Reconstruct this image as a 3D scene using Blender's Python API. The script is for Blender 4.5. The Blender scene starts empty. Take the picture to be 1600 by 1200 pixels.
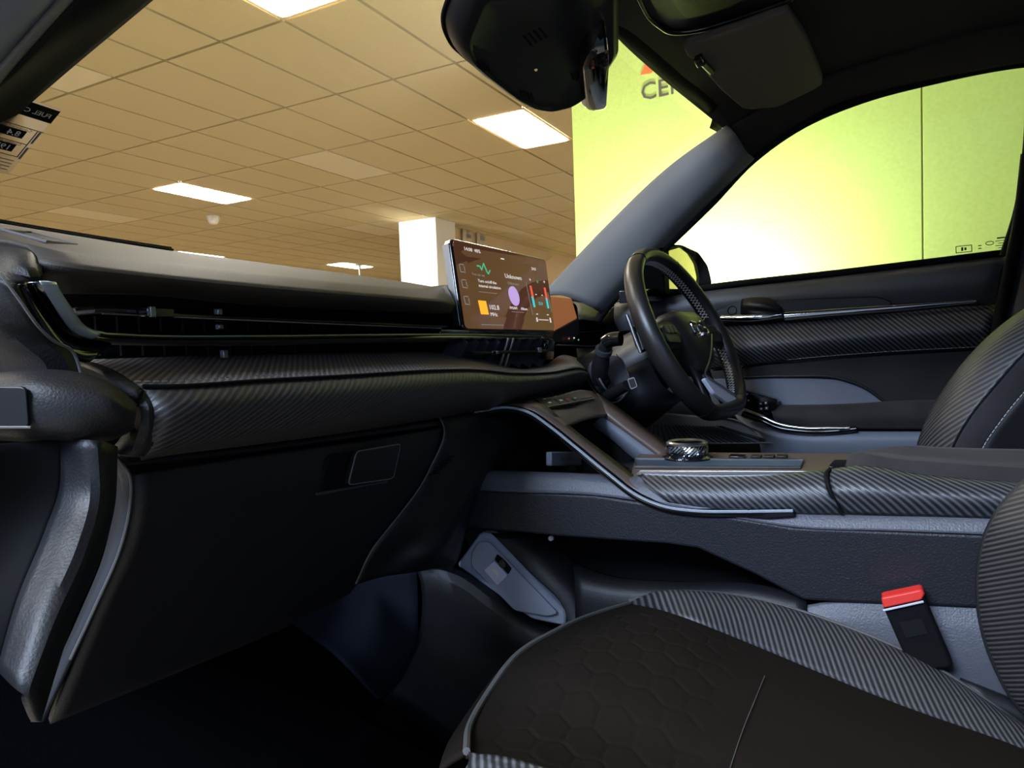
import bpy, bmesh, math, random
from mathutils import Vector, Matrix
random.seed(7)
S = bpy.context.scene
C = S.collection
# ------------------------------------------------------------------ camera
CAM = Vector((-1.07, 0.0, 1.05))
FPX, YAW, PITCH, ROLL = 1086.0, math.radians(27.41), math.radians(-2.82), math.radians(-2.11)
FW = Vector((math.cos(YAW)*math.cos(PITCH), math.sin(YAW)*math.cos(PITCH), math.sin(PITCH)))
R0 = Vector((math.sin(YAW), -math.cos(YAW), 0.0)); U0 = R0.cross(FW)
RT = R0*math.cos(ROLL)+U0*math.sin(ROLL); UP = -R0*math.sin(ROLL)+U0*math.cos(ROLL)
cd = bpy.data.cameras.new('camera'); cam = bpy.data.objects.new('camera', cd); C.objects.link(cam)
cd.sensor_fit = 'HORIZONTAL'; cd.sensor_width = 36.0; cd.lens = 36.0*FPX/1600.0
cd.clip_start = 0.02; cd.clip_end = 200
m4 = Matrix((( RT.x, UP.x, -FW.x, CAM.x), (RT.y, UP.y, -FW.y, CAM.y), (RT.z, UP.z, -FW.z, CAM.z), (0, 0, 0, 1)))
cam.matrix_world = m4
S.camera = cam
# ------------------------------------------------------------------ light
S.view_settings.view_transform = 'Standard'; S.view_settings.look = 'None'
S.view_settings.gamma = 1.0; S.view_settings.use_curve_mapping = False
S.view_settings.exposure = 0.0
w = bpy.data.worlds.new('World'); S.world = w; w.use_nodes = True
bg = w.node_tree.nodes['Background']; bg.inputs['Color'].default_value = (0.42, 0.62, 1.0, 1); bg.inputs['Strength'].default_value = 0.34
def area(name, loc, target, sx, sy, power, col):
    l = bpy.data.lights.new(name, 'AREA'); l.shape = 'RECTANGLE'; l.size = sx; l.size_y = sy; l.energy = power; l.color = col
    o = bpy.data.objects.new(name, l); C.objects.link(o); o.location = loc
    o.rotation_euler = (Vector(target)-Vector(loc)).to_track_quat('-Z', 'Y').to_euler(); return o
area('added_wall_light', (2.76, 0.95, 1.18), (3.2, 0.90, 1.62), 1.0, 0.08, 64, (0.88, 0.91, 1.0))  # unseen lamp added below the window line to whiten the lime wall
area('added_side_light', (-3.3, 1.0, 2.95), (-0.2, 0.2, 0.85), 1.3, 0.9, 200, (0.58, 0.73, 1.0))  # unseen area lamp added for blue light through the open door
area('added_rear_light', (-3.4, -2.2, 2.0), (-0.7, 0.5, 0.75), 1.0, 0.8, 16, (0.46, 0.62, 1.0))  # extra unseen lamp added to brighten the kick panel
sl_ = bpy.data.lights.new('added_column_spot', 'SPOT'); sl_.energy = 1500; sl_.spot_size = math.radians(22); sl_.spot_blend = 0.5; sl_.shadow_soft_size = 0.08; sl_.color = (1.0, 0.97, 0.9)  # unseen spot added to whiten the column's left face
so_ = bpy.data.objects.new('added_column_spot', sl_); C.objects.link(so_); so_.location = (4.6, 6.9, 2.75); so_.rotation_euler = (Vector((8.74, 6.8, 2.72))-Vector(so_.location)).to_track_quat('-Z', 'Y').to_euler()
PANEL_EMIT = 29.0

# ------------------------------------------------------------------ helpers
def ray(u, v):
    return FW + RT*((u-800.0)/FPX) + UP*((600.0-v)/FPX)
def P(u, v, x=None, y=None, z=None, t=None):
    d = ray(u, v)
    if x is not None: k = (x-CAM.x)/d.x
    elif y is not None: k = (y-CAM.y)/d.y
    elif z is not None: k = z/d.z
    else: k = t
    return CAM+d*k
GS = 0.59
def glass_z(y): return CAM.z+0.505-GS*(y-0.33)
def PG(u, v, off=0.0):
    d = ray(u, v)
    # CAM.z + k d.z = CAM.z + .505 - GS (k d.y - .33) - off
    k = (0.505+GS*0.33-off)/(d.z+GS*d.y)
    return CAM+d*k
def Q(pts, **k): return [P(u, v, **k) for u, v in pts]
def W(x, y, zr): return Vector((x, y, CAM.z+zr))
def X3(l): return [P(p[0], p[1], **{p[2]: p[3]}) for p in l]
def cr(pts, n, closed=False):
    pts = [Vector(p) for p in pts]; N = len(pts)
    if N == 2: return [pts[0].lerp(pts[1], i/(n-1)) for i in range(n)]
    L = [0.0]
    for i in range(1, N+(1 if closed else 0)): L.append(L[-1]+max(1e-6, (pts[i % N]-pts[i-1]).length))
    out = []
    cnt = n if closed else n-1
    for k in range(n):
        s = L[-1]*k/cnt; i = 0
        while i < len(L)-2 and L[i+1] < s: i += 1
        a = (s-L[i])/(L[i+1]-L[i])
        g = (lambda j: pts[j % N]) if closed else (lambda j: pts[max(0, min(N-1, j))])
        p0, p1, p2, p3 = g(i-1), g(i), g(i+1), g(i+2)
        if not closed:
            if i == 0: p0 = p1*2-p2
            if i+2 > N-1: p3 = p2*2-p1
        # centripetal-ish tangents scaled by chord
        c01 = max(1e-6, (p1-p0).length); c12 = max(1e-6, (p2-p1).length); c23 = max(1e-6, (p3-p2).length)
        t1 = ((p2-p1)/c12*c01+(p1-p0)/c01*c12)/(c01+c12)*c12
        t2 = ((p3-p2)/c23*c12+(p2-p1)/c12*c23)/(c12+c23)*c12
        a2, a3 = a*a, a*a*a
        out.append(p1*(2*a3-3*a2+1)+t1*(a3-2*a2+a)+p2*(-2*a3+3*a2)+t2*(a3-a2))
    return out
def props(o, label=None, cat=None, group=None, kind=None):
    if label: o['label'] = label
    if cat: o['category'] = cat
    if group: o['group'] = group
    if kind: o['kind'] = kind
    return o
def thing(name, loc, label, cat, group=None):
    o = bpy.data.objects.new(name, None); C.objects.link(o); o.location = loc; o.empty_display_size = 0.05
    return props(o, label, cat, group)
def origin_of(p):
    v = Vector((0, 0, 0))
    while p is not None: v += p.location; p = p.parent
    return v
def make(name, verts, faces, mat, parent=None, smooth=True, bevel=0, seg=2, solid=0, sub=0, label=None, ang=40, offset=0.0):
    og = origin_of(parent) if parent else Vector((0, 0, 0))
    me = bpy.data.meshes.new(name)
    me.from_pydata([tuple(Vector(v)-og) for v in verts], [], faces)
    bm = bmesh.new(); bm.from_mesh(me)
    bmesh.ops.recalc_face_normals(bm, faces=bm.faces)
    lim = math.radians(ang)
    for f in bm.faces: f.smooth = smooth
    for e in bm.edges:
        if len(e.link_faces) == 2 and e.calc_face_angle(0) > lim: e.smooth = False
    bm.to_mesh(me); bm.free()
    me.materials.append(mat)
    o = bpy.data.objects.new(name, me); C.objects.link(o)
    if parent: o.parent = parent
    if solid:
        md = o.modifiers.new('solid', 'SOLIDIFY'); md.thickness = solid; md.offset = offset
    if bevel:
        md = o.modifiers.new('bevel', 'BEVEL'); md.width = bevel; md.segments = seg; md.limit_method = 'ANGLE'; md.angle_limit = math.radians(35); md.harden_normals = False
    if sub:
        md = o.modifiers.new('sub', 'SUBSURF'); md.levels = sub; md.render_levels = sub
    if label: o['label'] = label
    return o
def grid_faces(nr, nc, closed=False):
    f = []
    for r in range(nr-1):
        for c in range(nc if closed else nc-1):
            c2 = (c+1) % nc
            f.append((r*nc+c, r*nc+c2, (r+1)*nc+c2, (r+1)*nc+c))
    return f
def loft(name, rows, mat, parent=None, n=24, m=5, thick=0.006, **kw):
    rs = [cr(r, n) for r in rows]
    if len(rs) > 2 and m > 1:
        tot = (len(rs)-1)*m+1
        cols = []
        for c in range(n):
            pts = [r[c] for r in rs]; col = []
            for i in range(len(rs)-1):
                p0 = pts[i-1] if i else pts[0]*2-pts[1]
                p3 = pts[i+2] if i+2 < len(pts) else pts[i+1]*2-pts[i]
                p1, p2 = pts[i], pts[i+1]
                c01 = max(1e-6, (p1-p0).length); c12 = max(1e-6, (p2-p1).length); c23 = max(1e-6, (p3-p2).length)
                t1 = ((p2-p1)/c12*c01+(p1-p0)/c01*c12)/(c01+c12)*c12
                t2 = ((p3-p2)/c23*c12+(p2-p1)/c12*c23)/(c12+c23)*c12
                for k in range(m):
                    a = k/m; a2, a3 = a*a, a**3
                    col.append(p1*(2*a3-3*a2+1)+t1*(a3-2*a2+a)+p2*(-2*a3+3*a2)+t2*(a3-a2))
            col.append(pts[-1]); cols.append(col)
        rs = [[cols[c][r] for c in range(n)] for r in range(tot)]
    V = [p for r in rs for p in r]
    return make(name, V, grid_faces(len(rs), n), mat, parent, solid=thick, **kw)
def coons(c0, c1, d0, d1, n, m):
    # c0 (v=0), c1 (v=1) along u ; d0 (u=0), d1 (u=1) along v
    a = cr(c0, n); b = cr(c1, n); l = cr(d0, m); r = cr(d1, m)
    V = []
    for j in range(m):
        v = j/(m-1)
        for i in range(n):
            u = i/(n-1)
            V.append(a[i]*(1-v)+b[i]*v+l[j]*(1-u)+r[j]*u-(a[0]*(1-u)*(1-v)+a[-1]*u*(1-v)+b[0]*(1-u)*v+b[-1]*u*v))
    return V
def slab(name, pts, ext, mat, parent=None, bevel=0.002, seg=2, top=None, **kw):
    pts = [Vector(p) for p in pts]; n = len(pts); ext = Vector(ext)
    V = pts+[(Vector(top[i]) if top else p+ext) for i, p in enumerate(pts)]
    F = [tuple(range(n)), tuple(range(2*n-1, n-1, -1))]+[(i, (i+1) % n, n+(i+1) % n, n+i) for i in range(n)]
    return make(name, V, F, mat, parent, bevel=bevel, seg=seg, smooth=bevel > 0, **kw)
def rnd(pts, r, k=4):
    # round the corners of a polygon
    pts = [Vector(p) for p in pts]; n = len(pts); out = []
    for i in range(n):
        p, a, b = pts[i], pts[i-1], pts[(i+1) % n]
        da, db = a-p, b-p
        ra = min(r, da.length*0.45); rb = min(r, db.length*0.45)
        s, e = p+da.normalized()*ra, p+db.normalized()*rb
        for j in range(k+1):
            t = j/k; out.append(s*(1-t)**2+p*2*t*(1-t)+e*t*t)
    return out
def tube(name, pts, r, mat, parent=None, n=10, k=None, closed=False, flat=1.0, up=None, **kw):
    pts = cr(pts, k, closed) if k else [Vector(p) for p in pts]
    N = len(pts); rad = r if callable(r) else (lambda s: r)
    V = []; nx = None
    for i, p in enumerate(pts):
        if closed: t = (pts[(i+1) % N]-pts[i-1]).normalized()
        else: t = (pts[min(N-1, i+1)]-pts[max(0, i-1)]).normalized()
        if up is not None: a = Vector(up)-t*t.dot(Vector(up)); a.normalize()
        elif nx is None:
            a = Vector((0, 0, 1)) if abs(t.z) < 0.8 else Vector((0, 1, 0)); a = (a-t*a.dot(t)).normalized()
        else: a = (nx-t*nx.dot(t)).normalized()
        nx = a; b = t.cross(a); rr = rad(i/(N-1 if not closed else N))
        for j in range(n):
            th = 2*math.pi*j/n
            V.append(p+a*math.cos(th)*rr+b*math.sin(th)*rr*flat)
    F = grid_faces(N, n, True)
    if closed: F += [((N-1)*n+j, (N-1)*n+(j+1) % n, (j+1) % n, j) for j in range(n)]
    else: F += [tuple(range(n)), tuple((N-1)*n+j for j in range(n))]
    return make(name, V, F, mat, parent, **kw)
def frame(o, xa, ya):
    xa = Vector(xa).normalized(); ya = Vector(ya); ya = (ya-xa*xa.dot(ya)).normalized(); za = xa.cross(ya)
    return lambda x, y, z=0.0: Vector(o)+xa*x+ya*y+za*z
def box(name, fr, cx, cy, cz, sx, sy, sz, mat, parent=None, bevel=0.002, seg=2, **kw):
    V = [fr(cx+a*sx/2, cy+b*sy/2, cz+c*sz/2) for a in (-1, 1) for b in (-1, 1) for c in (-1, 1)]
    F = [(0, 1, 3, 2), (4, 6, 7, 5), (0, 4, 5, 1), (2, 3, 7, 6), (0, 2, 6, 4), (1, 5, 7, 3)]
    return make(name, V, F, mat, parent, bevel=bevel, seg=seg, smooth=bevel > 0, **kw)
def plate(name, fr, pts, z0, z1, mat, parent=None, bevel=0.0008, r=0.0, **kw):
    P2 = [Vector((x, y, 0)) for x, y in pts]
    if r: P2 = rnd(P2, r)
    return slab(name, [fr(p.x, p.y, z0) for p in P2], (0, 0, 0), mat, parent, bevel=bevel, top=[fr(p.x, p.y, z1) for p in P2], **kw)
def lathe(name, fr, prof, mat, parent=None, n=32, **kw):
    V = []
    for r, z in prof:
        for j in range(n):
            th = 2*math.pi*j/n; V.append(fr(r*math.cos(th), r*math.sin(th), z))
    F = grid_faces(len(prof), n, True)+[tuple(range(n)), tuple((len(prof)-1)*n+j for j in range(n))]
    return make(name, V, F, mat, parent, **kw)
def text(name, s, fr, size, mat, parent, depth=0.0004, sx=1.0, align='LEFT', mirror=False):
    cu = bpy.data.curves.new(name, 'FONT'); cu.body = s; cu.size = size; cu.align_x = align; cu.extrude = depth; cu.resolution_u = 2
    o = bpy.data.objects.new(name, cu); C.objects.link(o)
    bpy.context.view_layer.update()
    me = o.evaluated_get(bpy.context.evaluated_depsgraph_get()).to_mesh()
    V = [fr((-v.co.x if mirror else v.co.x)*sx, v.co.y, v.co.z+depth) for v in me.vertices]
    F = [tuple(p.vertices) for p in me.polygons]
    bpy.data.objects.remove(o, do_unlink=True); bpy.data.curves.remove(cu)
    return make(name, V, F, mat, parent, smooth=False)

# ------------------------------------------------------------------ materials
def mat(name, col, rough=0.5, metal=0.0, spec=0.5, bump=None, stripe=None, coat=0.0, var=0.0, emit=None, tint=None, sheen=0.0, spk=None):
    m = bpy.data.materials.new(name); m.use_nodes = True
    nt = m.node_tree; b = nt.nodes['Principled BSDF']; L = nt.links.new
    b.inputs['Base Color'].default_value = (*col, 1); b.inputs['Roughness'].default_value = rough
    b.inputs['Metallic'].default_value = metal; b.inputs['Specular IOR Level'].default_value = spec
    b.inputs['Coat Weight'].default_value = coat; b.inputs['Coat Roughness'].default_value = 0.05
    if sheen: b.inputs['Sheen Weight'].default_value = sheen; b.inputs['Sheen Roughness'].default_value = 0.5
    if tint: b.inputs['Specular Tint'].default_value = (*tint, 1)
    if emit: b.inputs['Emission Color'].default_value = (*emit[0], 1); b.inputs['Emission Strength'].default_value = emit[1]
    tc = nt.nodes.new('ShaderNodeTexCoord'); height = None
    if bump:
        nz = nt.nodes.new('ShaderNodeTexNoise'); nz.inputs['Scale'].default_value = bump[0]; nz.inputs['Detail'].default_value = 2
        L(tc.outputs['Object'], nz.inputs['Vector']); height = nz.outputs['Fac']
        bp = nt.nodes.new('ShaderNodeBump'); bp.inputs['Strength'].default_value = bump[1]; bp.inputs['Distance'].default_value = bump[2]
        L(height, bp.inputs['Height']); L(bp.outputs['Normal'], b.inputs['Normal'])
    if var:
        n2 = nt.nodes.new('ShaderNodeTexNoise'); n2.inputs['Scale'].default_value = spk or 9.0; n2.inputs['Detail'].default_value = 4
        L(tc.outputs['Object'], n2.inputs['Vector'])
        mx = nt.nodes.new('ShaderNodeMix'); mx.data_type = 'RGBA'
        mx.inputs[6].default_value = (*[c*(1-var) for c in col], 1); mx.inputs[7].default_value = (*[min(1, c*(1+var)) for c in col], 1)
        L(n2.outputs['Fac'], mx.inputs[0]); L(mx.outputs[2], b.inputs['Base Color'])
    if stripe:
        # ribbed carbon weave: direction, period, contrast, bump distance
        dirv, per, con, dist = stripe
        dv = Vector(dirv).normalized()
        dp = nt.nodes.new('ShaderNodeVectorMath'); dp.operation = 'DOT_PRODUCT'; dp.inputs[1].default_value = dv
        L(tc.outputs['Object'], dp.inputs[0])
        ml = nt.nodes.new('ShaderNodeMath'); ml.operation = 'MULTIPLY'; ml.inputs[1].default_value = 2*math.pi/per; L(dp.outputs['Value'], ml.inputs[0])
        sn = nt.nodes.new('ShaderNodeMath'); sn.operation = 'SINE'; L(ml.outputs[0], sn.inputs[0])
        mr = nt.nodes.new('ShaderNodeMapRange'); mr.inputs[1].default_value = -0.5; mr.inputs[2].default_value = 0.9; L(sn.outputs[0], mr.inputs[0])
        mx = nt.nodes.new('ShaderNodeMix'); mx.data_type = 'RGBA'
        mx.inputs[6].default_value = (*[c*(1-con) for c in col], 1); mx.inputs[7].default_value = (*[c*(1+con) for c in col], 1)
        L(mr.outputs[0], mx.inputs[0]); L(mx.outputs[2], b.inputs['Base Color'])
        bp2 = nt.nodes.new('ShaderNodeBump'); bp2.inputs['Strength'].default_value = 0.8; bp2.inputs['Distance'].default_value = dist
        L(mr.outputs[0], bp2.inputs['Height'])
        if bump: L(bp.outputs['Normal'], bp2.inputs['Normal'])
        L(bp2.outputs['Normal'], b.inputs['Normal'])
    return m
def glass(name, col=(1, 1, 1), refl=0.025):
    m = bpy.data.materials.new(name); m.use_nodes = True; nt = m.node_tree; nt.nodes.clear()
    o = nt.nodes.new('ShaderNodeOutputMaterial'); mx = nt.nodes.new('ShaderNodeMixShader')
    tr = nt.nodes.new('ShaderNodeBsdfTransparent'); tr.inputs[0].default_value = (*col, 1)
    gl = nt.nodes.new('ShaderNodeBsdfGlossy'); gl.inputs['Roughness'].default_value = 0.02
    lw = nt.nodes.new('ShaderNodeLayerWeight'); lw.inputs['Blend'].default_value = 0.5
    pw = nt.nodes.new('ShaderNodeMath'); pw.operation = 'POWER'; pw.inputs[1].default_value = 5.0
    ma = nt.nodes.new('ShaderNodeMath'); ma.operation = 'MULTIPLY_ADD'; ma.inputs[1].default_value = 0.6; ma.inputs[2].default_value = refl
    nt.links.new(lw.outputs['Facing'], pw.inputs[0]); nt.links.new(pw.outputs[0], ma.inputs[0]); nt.links.new(ma.outputs[0], mx.inputs[0])
    nt.links.new(tr.outputs[0], mx.inputs[1]); nt.links.new(gl.outputs[0], mx.inputs[2])
    nt.links.new(mx.outputs[0], o.inputs[0]); return m
M = {}
def ribs(u, v, nrm, du, dv, per_px, **k):
    # rib direction and spacing on the surface through a point, with normal nrm
    n = Vector(nrm).normalized(); p = P(u, v, **k)
    def on(uu, vv): d = ray(uu, vv); return CAM+d*((p-CAM).dot(n)/d.dot(n))
    L = math.hypot(du, dv); D = (on(u+du, v+dv)-p).normalized(); c = n.cross(D).normalized()
    return tuple(c), abs((on(u-dv/L*per_px, v+du/L*per_px)-p).dot(c))
def rib_mat(name, col, rough, r, con): return mat(name, col, rough, stripe=(r[0], r[1], con, 0.0003))
GR = (650, 0.35, 0.0012)
M['leather'] = mat('dark_leather_grain', (0.017, 0.0165, 0.018), 0.5, spec=0.32, bump=GR)
M['top_leather'] = mat('dash_top_leather', (0.040, 0.033, 0.026), 0.58, spec=0.35, bump=GR)  # browner base puts the ceiling's golden reflection into the colour
M['door_trim'] = mat('grey_door_plastic', (0.085, 0.087, 0.095), 0.5, bump=(520, 0.3, 0.001))
M['housing'] = mat('mirror_housing_black', (0.004, 0.004, 0.004), 0.8, spec=0.0)
M['plastic'] = mat('grained_black_plastic', (0.0085, 0.0085, 0.011), 0.5, bump=(520, 0.3, 0.001))
M['plastic_grey'] = mat('grained_charcoal_plastic', (0.034, 0.036, 0.044), 0.46, bump=(520, 0.3, 0.001))
M['ledge_lit'] = mat('console_plastic_lit', (0.10, 0.105, 0.125), 0.46, bump=(420, 0.5, 0.0014))  # console plastic with the ledge's light painted in as a paler colour
M['soft'] = mat('smooth_black_plastic', (0.008, 0.008, 0.010), 0.42)
M['black'] = mat('matte_black', (0.005, 0.005, 0.006), 0.75, spec=0.15)
M['gloss'] = mat('piano_black', (0.006, 0.006, 0.007), 0.08, coat=0.6)
M['chrome'] = mat('chrome', (0.75, 0.75, 0.76), 0.12, metal=1.0)
M['dark_chrome'] = mat('dark_chrome', (0.16, 0.15, 0.155), 0.16, metal=1.0)
M['bright'] = mat('metal_painted_highlight', (0.55, 0.62, 0.72), 0.28, metal=0.5)  # blue-white highlight painted into the metal's base colour
M['satin'] = mat('satin_metal', (0.55, 0.55, 0.56), 0.32, metal=1.0)
M['carbon_dash_lit'] = rib_mat('carbon_rib_lit_top', (0.22, 0.185, 0.17), 0.42, ribs(420, 585, (0, -.25, 1), .25, -1, 9.5, y=.51), 0.42)  # light on the pad top painted in, paler than the front face
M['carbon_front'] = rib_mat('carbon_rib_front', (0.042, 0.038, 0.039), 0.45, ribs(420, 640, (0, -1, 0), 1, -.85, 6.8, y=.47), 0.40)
M['carbon_con'] = rib_mat('carbon_rib_console', (0.062, 0.064, 0.072), 0.40, ribs(1180, 780, (-1, 0, .5), 1, .75, 6.8, x=-.14), 0.70)
M['carbon_seat'] = rib_mat('carbon_rib_seat', (0.070, 0.068, 0.070), 0.48, ribs(1330, 1030, (-.3, -.1, 1), .62, 1, 7.6, x=-.2), 0.72)
M['carbon_back'] = rib_mat('carbon_rib_backrest', (0.040, 0.039, 0.041), 0.5, ribs(1570, 920, (-.8, .7, 0), 1, -.16, 7.8, x=-.18), 0.75)
M['carbon_far'] = rib_mat('carbon_rib_far_seat', (0.040, 0.039, 0.041), 0.5, ribs(1530, 610, (-.8, .7, .2), 1, -.75, 7.0, x=.195), 0.75)
M['carbon_door'] = rib_mat('carbon_rib_door', (0.075, 0.075, 0.082), 0.5, ribs(1350, 520, (-1, 0, 0), 1, .8, 5.8, x=.69), 0.80)
M['suede'] = mat('dark_suede', (0.038, 0.035, 0.036), 0.9, spec=0.15, var=0.45, spk=14, bump=(900, 0.4, 0.001), sheen=0.06)
M['seat_fabric'] = mat('black_seat_fabric', (0.0165, 0.0122, 0.0092), 0.9, spec=0.08, bump=(1300, 0.45, 0.0008))
M['piping'] = mat('grey_piping', (0.12, 0.115, 0.115), 0.55)
M['thread'] = mat('grey_thread', (0.42, 0.42, 0.42), 0.7)
M['thread_dim'] = mat('dark_thread', (0.10, 0.095, 0.09), 0.8)
M['side'] = mat('console_plastic_shaded', (0.020, 0.0205, 0.026), 0.5, bump=(420, 0.6, 0.0015))  # same console plastic, darkened for its less lit side
M['carpet'] = mat('black_carpet', (0.003, 0.003, 0.004), 0.95, spec=0.05, bump=(700, 0.6, 0.002))
M['carpet_grey'] = mat('charcoal_carpet', (0.018, 0.021, 0.030), 0.95, spec=0.05, bump=(700, 0.6, 0.002))
M['lining'] = mat('charcoal_headlining', (0.020, 0.018, 0.018), 0.95, bump=(800, 0.4, 0.001), var=0.2, spk=200)
M['pillar'] = mat('grey_pillar_cloth', (0.14, 0.145, 0.15), 0.75, bump=(900, 0.4, 0.001))
M['visor'] = mat('visor_cloth', (0.095, 0.080, 0.073), 0.85, bump=(900, 0.3, 0.001))
M['wheel'] = mat('smooth_black_leather', (0.014, 0.013, 0.0135), 0.36, bump=(900, 0.15, 0.0008))
M['red'] = mat('red_plastic', (0.75, 0.035, 0.025), 0.4)
M['white'] = mat('white_mark', (0.75, 0.75, 0.75), 0.6)
M['grey_mark'] = mat('grey_mark', (0.3, 0.3, 0.3), 0.6)
M['usb'] = mat('grey_satin_plastic', (0.15, 0.17, 0.215), 0.55, bump=(700, 0.25, 0.0008))
M['socket'] = mat('pale_blue_grey_plastic', (0.30, 0.335, 0.43), 0.55, bump=(700, 0.25, 0.0008))
M['usb2'] = mat('pale_satin_plastic', (0.60, 0.62, 0.72), 0.5)
M['deck'] = mat('satin_plastic_warm_lit', (0.115, 0.080, 0.064), 0.38, bump=(500, .15, .0008))  # warm light reflected on the deck painted in as brown
M['tray'] = mat('blue_tray_rubber', (0.045, 0.075, 0.125), 0.55)
M['brown'] = mat('display_painted_reflection', (0.40, 0.17, 0.075), 0.35, emit=((0.75, 0.26, 0.09), 0.32))  # warm room reflection painted as brown colour and glow
M['screen'] = mat('screen_glass', (0.012, 0.010, 0.009), 0.03, spec=0.9, tint=(1.0, 0.38, 0.62))
_b = M['screen'].node_tree.nodes['Principled BSDF']; _b.inputs['IOR'].default_value = 1.9; _b.inputs['Emission Color'].default_value = (0.42, 0.17, 0.08, 1); _b.inputs['Emission Strength'].default_value = 0.16  # faint brown glow painted in for the warm reflection on the glass
M['glass'] = glass('clear_glass', (0.97, 0.98, 0.97))
M['side_glass'] = glass('side_glass', (0.95, 0.98, 0.95))
M['mirror'] = mat('mirror_warm_tint', (0.80, 0.56, 0.36), 0.02, metal=1.0)  # warm ceiling reflection put into the mirror's tint
M['tile'] = mat('tan_ceiling_tile', (0.56, 0.46, 0.26), 0.9, bump=(120, 0.4, 0.004), var=0.06, spk=60)
M['tile_pale'] = mat('pale_ceiling_tile', (0.66, 0.57, 0.38), 0.6, var=0.03, spk=60)
M['grid'] = mat('brown_ceiling_grid', (0.26, 0.18, 0.085), 0.8)
M['lamp'] = mat('lit_panel', (0.9, 0.9, 0.9), 0.5, emit=((1.0, 0.94, 0.82), PANEL_EMIT))
M['lime'] = mat('lime_yellow_wall', (0.55, 0.66, 0.15), 0.8, var=0.12, spk=55)
M['seam'] = mat('olive_seam', (0.30, 0.27, 0.03), 0.8)
M['wall'] = mat('tan_wall', (0.72, 0.56, 0.34), 0.85)
M['wall_white'] = mat('white_wall_paint', (0.9, 0.88, 0.80), 0.8)
M['floor'] = mat('beige_showroom_floor', (0.62, 0.54, 0.42), 0.3, var=0.06, spk=2)
M['orange'] = mat('orange_vinyl', (0.85, 0.18, 0.03), 0.6)
M['quarter'] = mat('mauve_grey_trim', (0.42, 0.36, 0.36), 0.6)
M['ink'] = mat('dark_vinyl', (0.11, 0.085, 0.06), 0.6)
M['paper'] = mat('pale_paper', (0.80, 0.68, 0.50), 0.8)
M['label'] = mat('thin_label_paper', (0.5, 0.44, 0.33), 0.8)
_n = M['label'].node_tree; _t = _n.nodes.new('ShaderNodeBsdfTranslucent'); _t.inputs[0].default_value = (0.50, 0.43, 0.33, 1); _m = _n.nodes.new('ShaderNodeMixShader'); _m.inputs[0].default_value = 0.85
_n.links.new(_n.nodes['Principled BSDF'].outputs[0], _m.inputs[1]); _n.links.new(_t.outputs[0], _m.inputs[2]); _n.links.new(_m.outputs[0], _n.nodes['Material Output'].inputs[0])
M['paint'] = mat('dark_car_paint', (0.03, 0.035, 0.045), 0.25, coat=0.8)
def em(name, col, s=1.0): return mat(name, (0.02, 0.02, 0.02), 0.4, emit=(col, s))
M['e_white'] = em('lit_white', (0.9, 0.88, 0.85), 0.85); M['e_green'] = em('lit_green', (0.1, 0.65, 0.3), 0.7)
M['e_red'] = em('lit_red', (0.9, 0.12, 0.06), 0.9); M['e_cyan'] = em('lit_cyan', (0.05, 0.7, 0.7), 0.9)
M['e_orange'] = em('lit_orange', (1.0, 0.5, 0.03), 1.0); M['e_purple'] = em('lit_purple', (0.6, 0.4, 0.85), 0.9); M['e_grey'] = em('lit_grey', (0.5, 0.45, 0.4), 0.45)

# ================================================================== SHOWROOM
H = 0.6/0.26702752*1.0
CZ = CAM.z+H                                  # ceiling height
GX, GY = CAM.x+1.04843798*H, CAM.y+1.54012287*H     # a tile corner; tiles are 1.2 (x) by 0.6 (y)
floor = make('floor', [(-14, -12, 0), (26, -12, 0), (26, 22, 0), (-14, 22, 0)], [(0, 1, 2, 3)], M['floor'], solid=0.1, offset=-1, smooth=False); floor['kind'] = 'structure'
ceil = make('ceiling', [(-4.5, -7, CZ+0.03), (22, -7, CZ+0.03), (22, 18, CZ+0.03), (-4.5, 18, CZ+0.03)], [(0, 1, 2, 3)], M['grid'], solid=0.05, offset=1, smooth=False); ceil['kind'] = 'structure'
def px(p):
    d = Vector(p)-CAM; z = d.dot(FW)
    return (800+FPX*d.dot(RT)/z, 600-FPX*d.dot(UP)/z) if z > 0.1 else (-9999, -9999)
def tile_of(u, v):
    p = P(u, v, z=H); return (math.floor((p.x-GX)/1.2), math.floor((p.y-GY)/0.6))
lamps = set()
for u, v in ((815, 200), (312, 303), (450, 5), (545, 415), (290, 397)): lamps.add(tile_of(u, v))
for i, j in ((-4, -3), (-2, -2), (4, -8), (7, -8), (7, -2), (10, -2), (13, 4), (-2, 4), (-2, 10), (1, 16), (13, 10), (10, -8), (13, -4), (4, 16), (10, 16)): lamps.add((i, j))
pale = {tile_of(532, 258), tile_of(140, 337), tile_of(125, 125), tile_of(640, 362), tile_of(595, 365)}
def tile_mesh(name, m, sx, sy, z0, th, bev):
    me = bpy.data.meshes.new(name)
    a, b = sx/2, sy/2
    V = [(-a+bev, -b+bev, z0), (a-bev, -b+bev, z0), (a-bev, b-bev, z0), (-a+bev, b-bev, z0), (-a, -b, z0+th), (a, -b, z0+th), (a, b, z0+th), (-a, b, z0+th)]
    me.from_pydata(V, [], [(3, 2, 1, 0), (0, 1, 5, 4), (1, 2, 6, 5), (2, 3, 7, 6), (3, 0, 4, 7)]); me.materials.append(m); return me
TM = tile_mesh('ceiling_tile', M['tile'], 1.180, 0.580, 0, 0.025, 0.004)
TP = tile_mesh('ceiling_tile', M['tile_pale'], 1.180, 0.580, 0, 0.025, 0.004)
cand = []; rest = []
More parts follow.
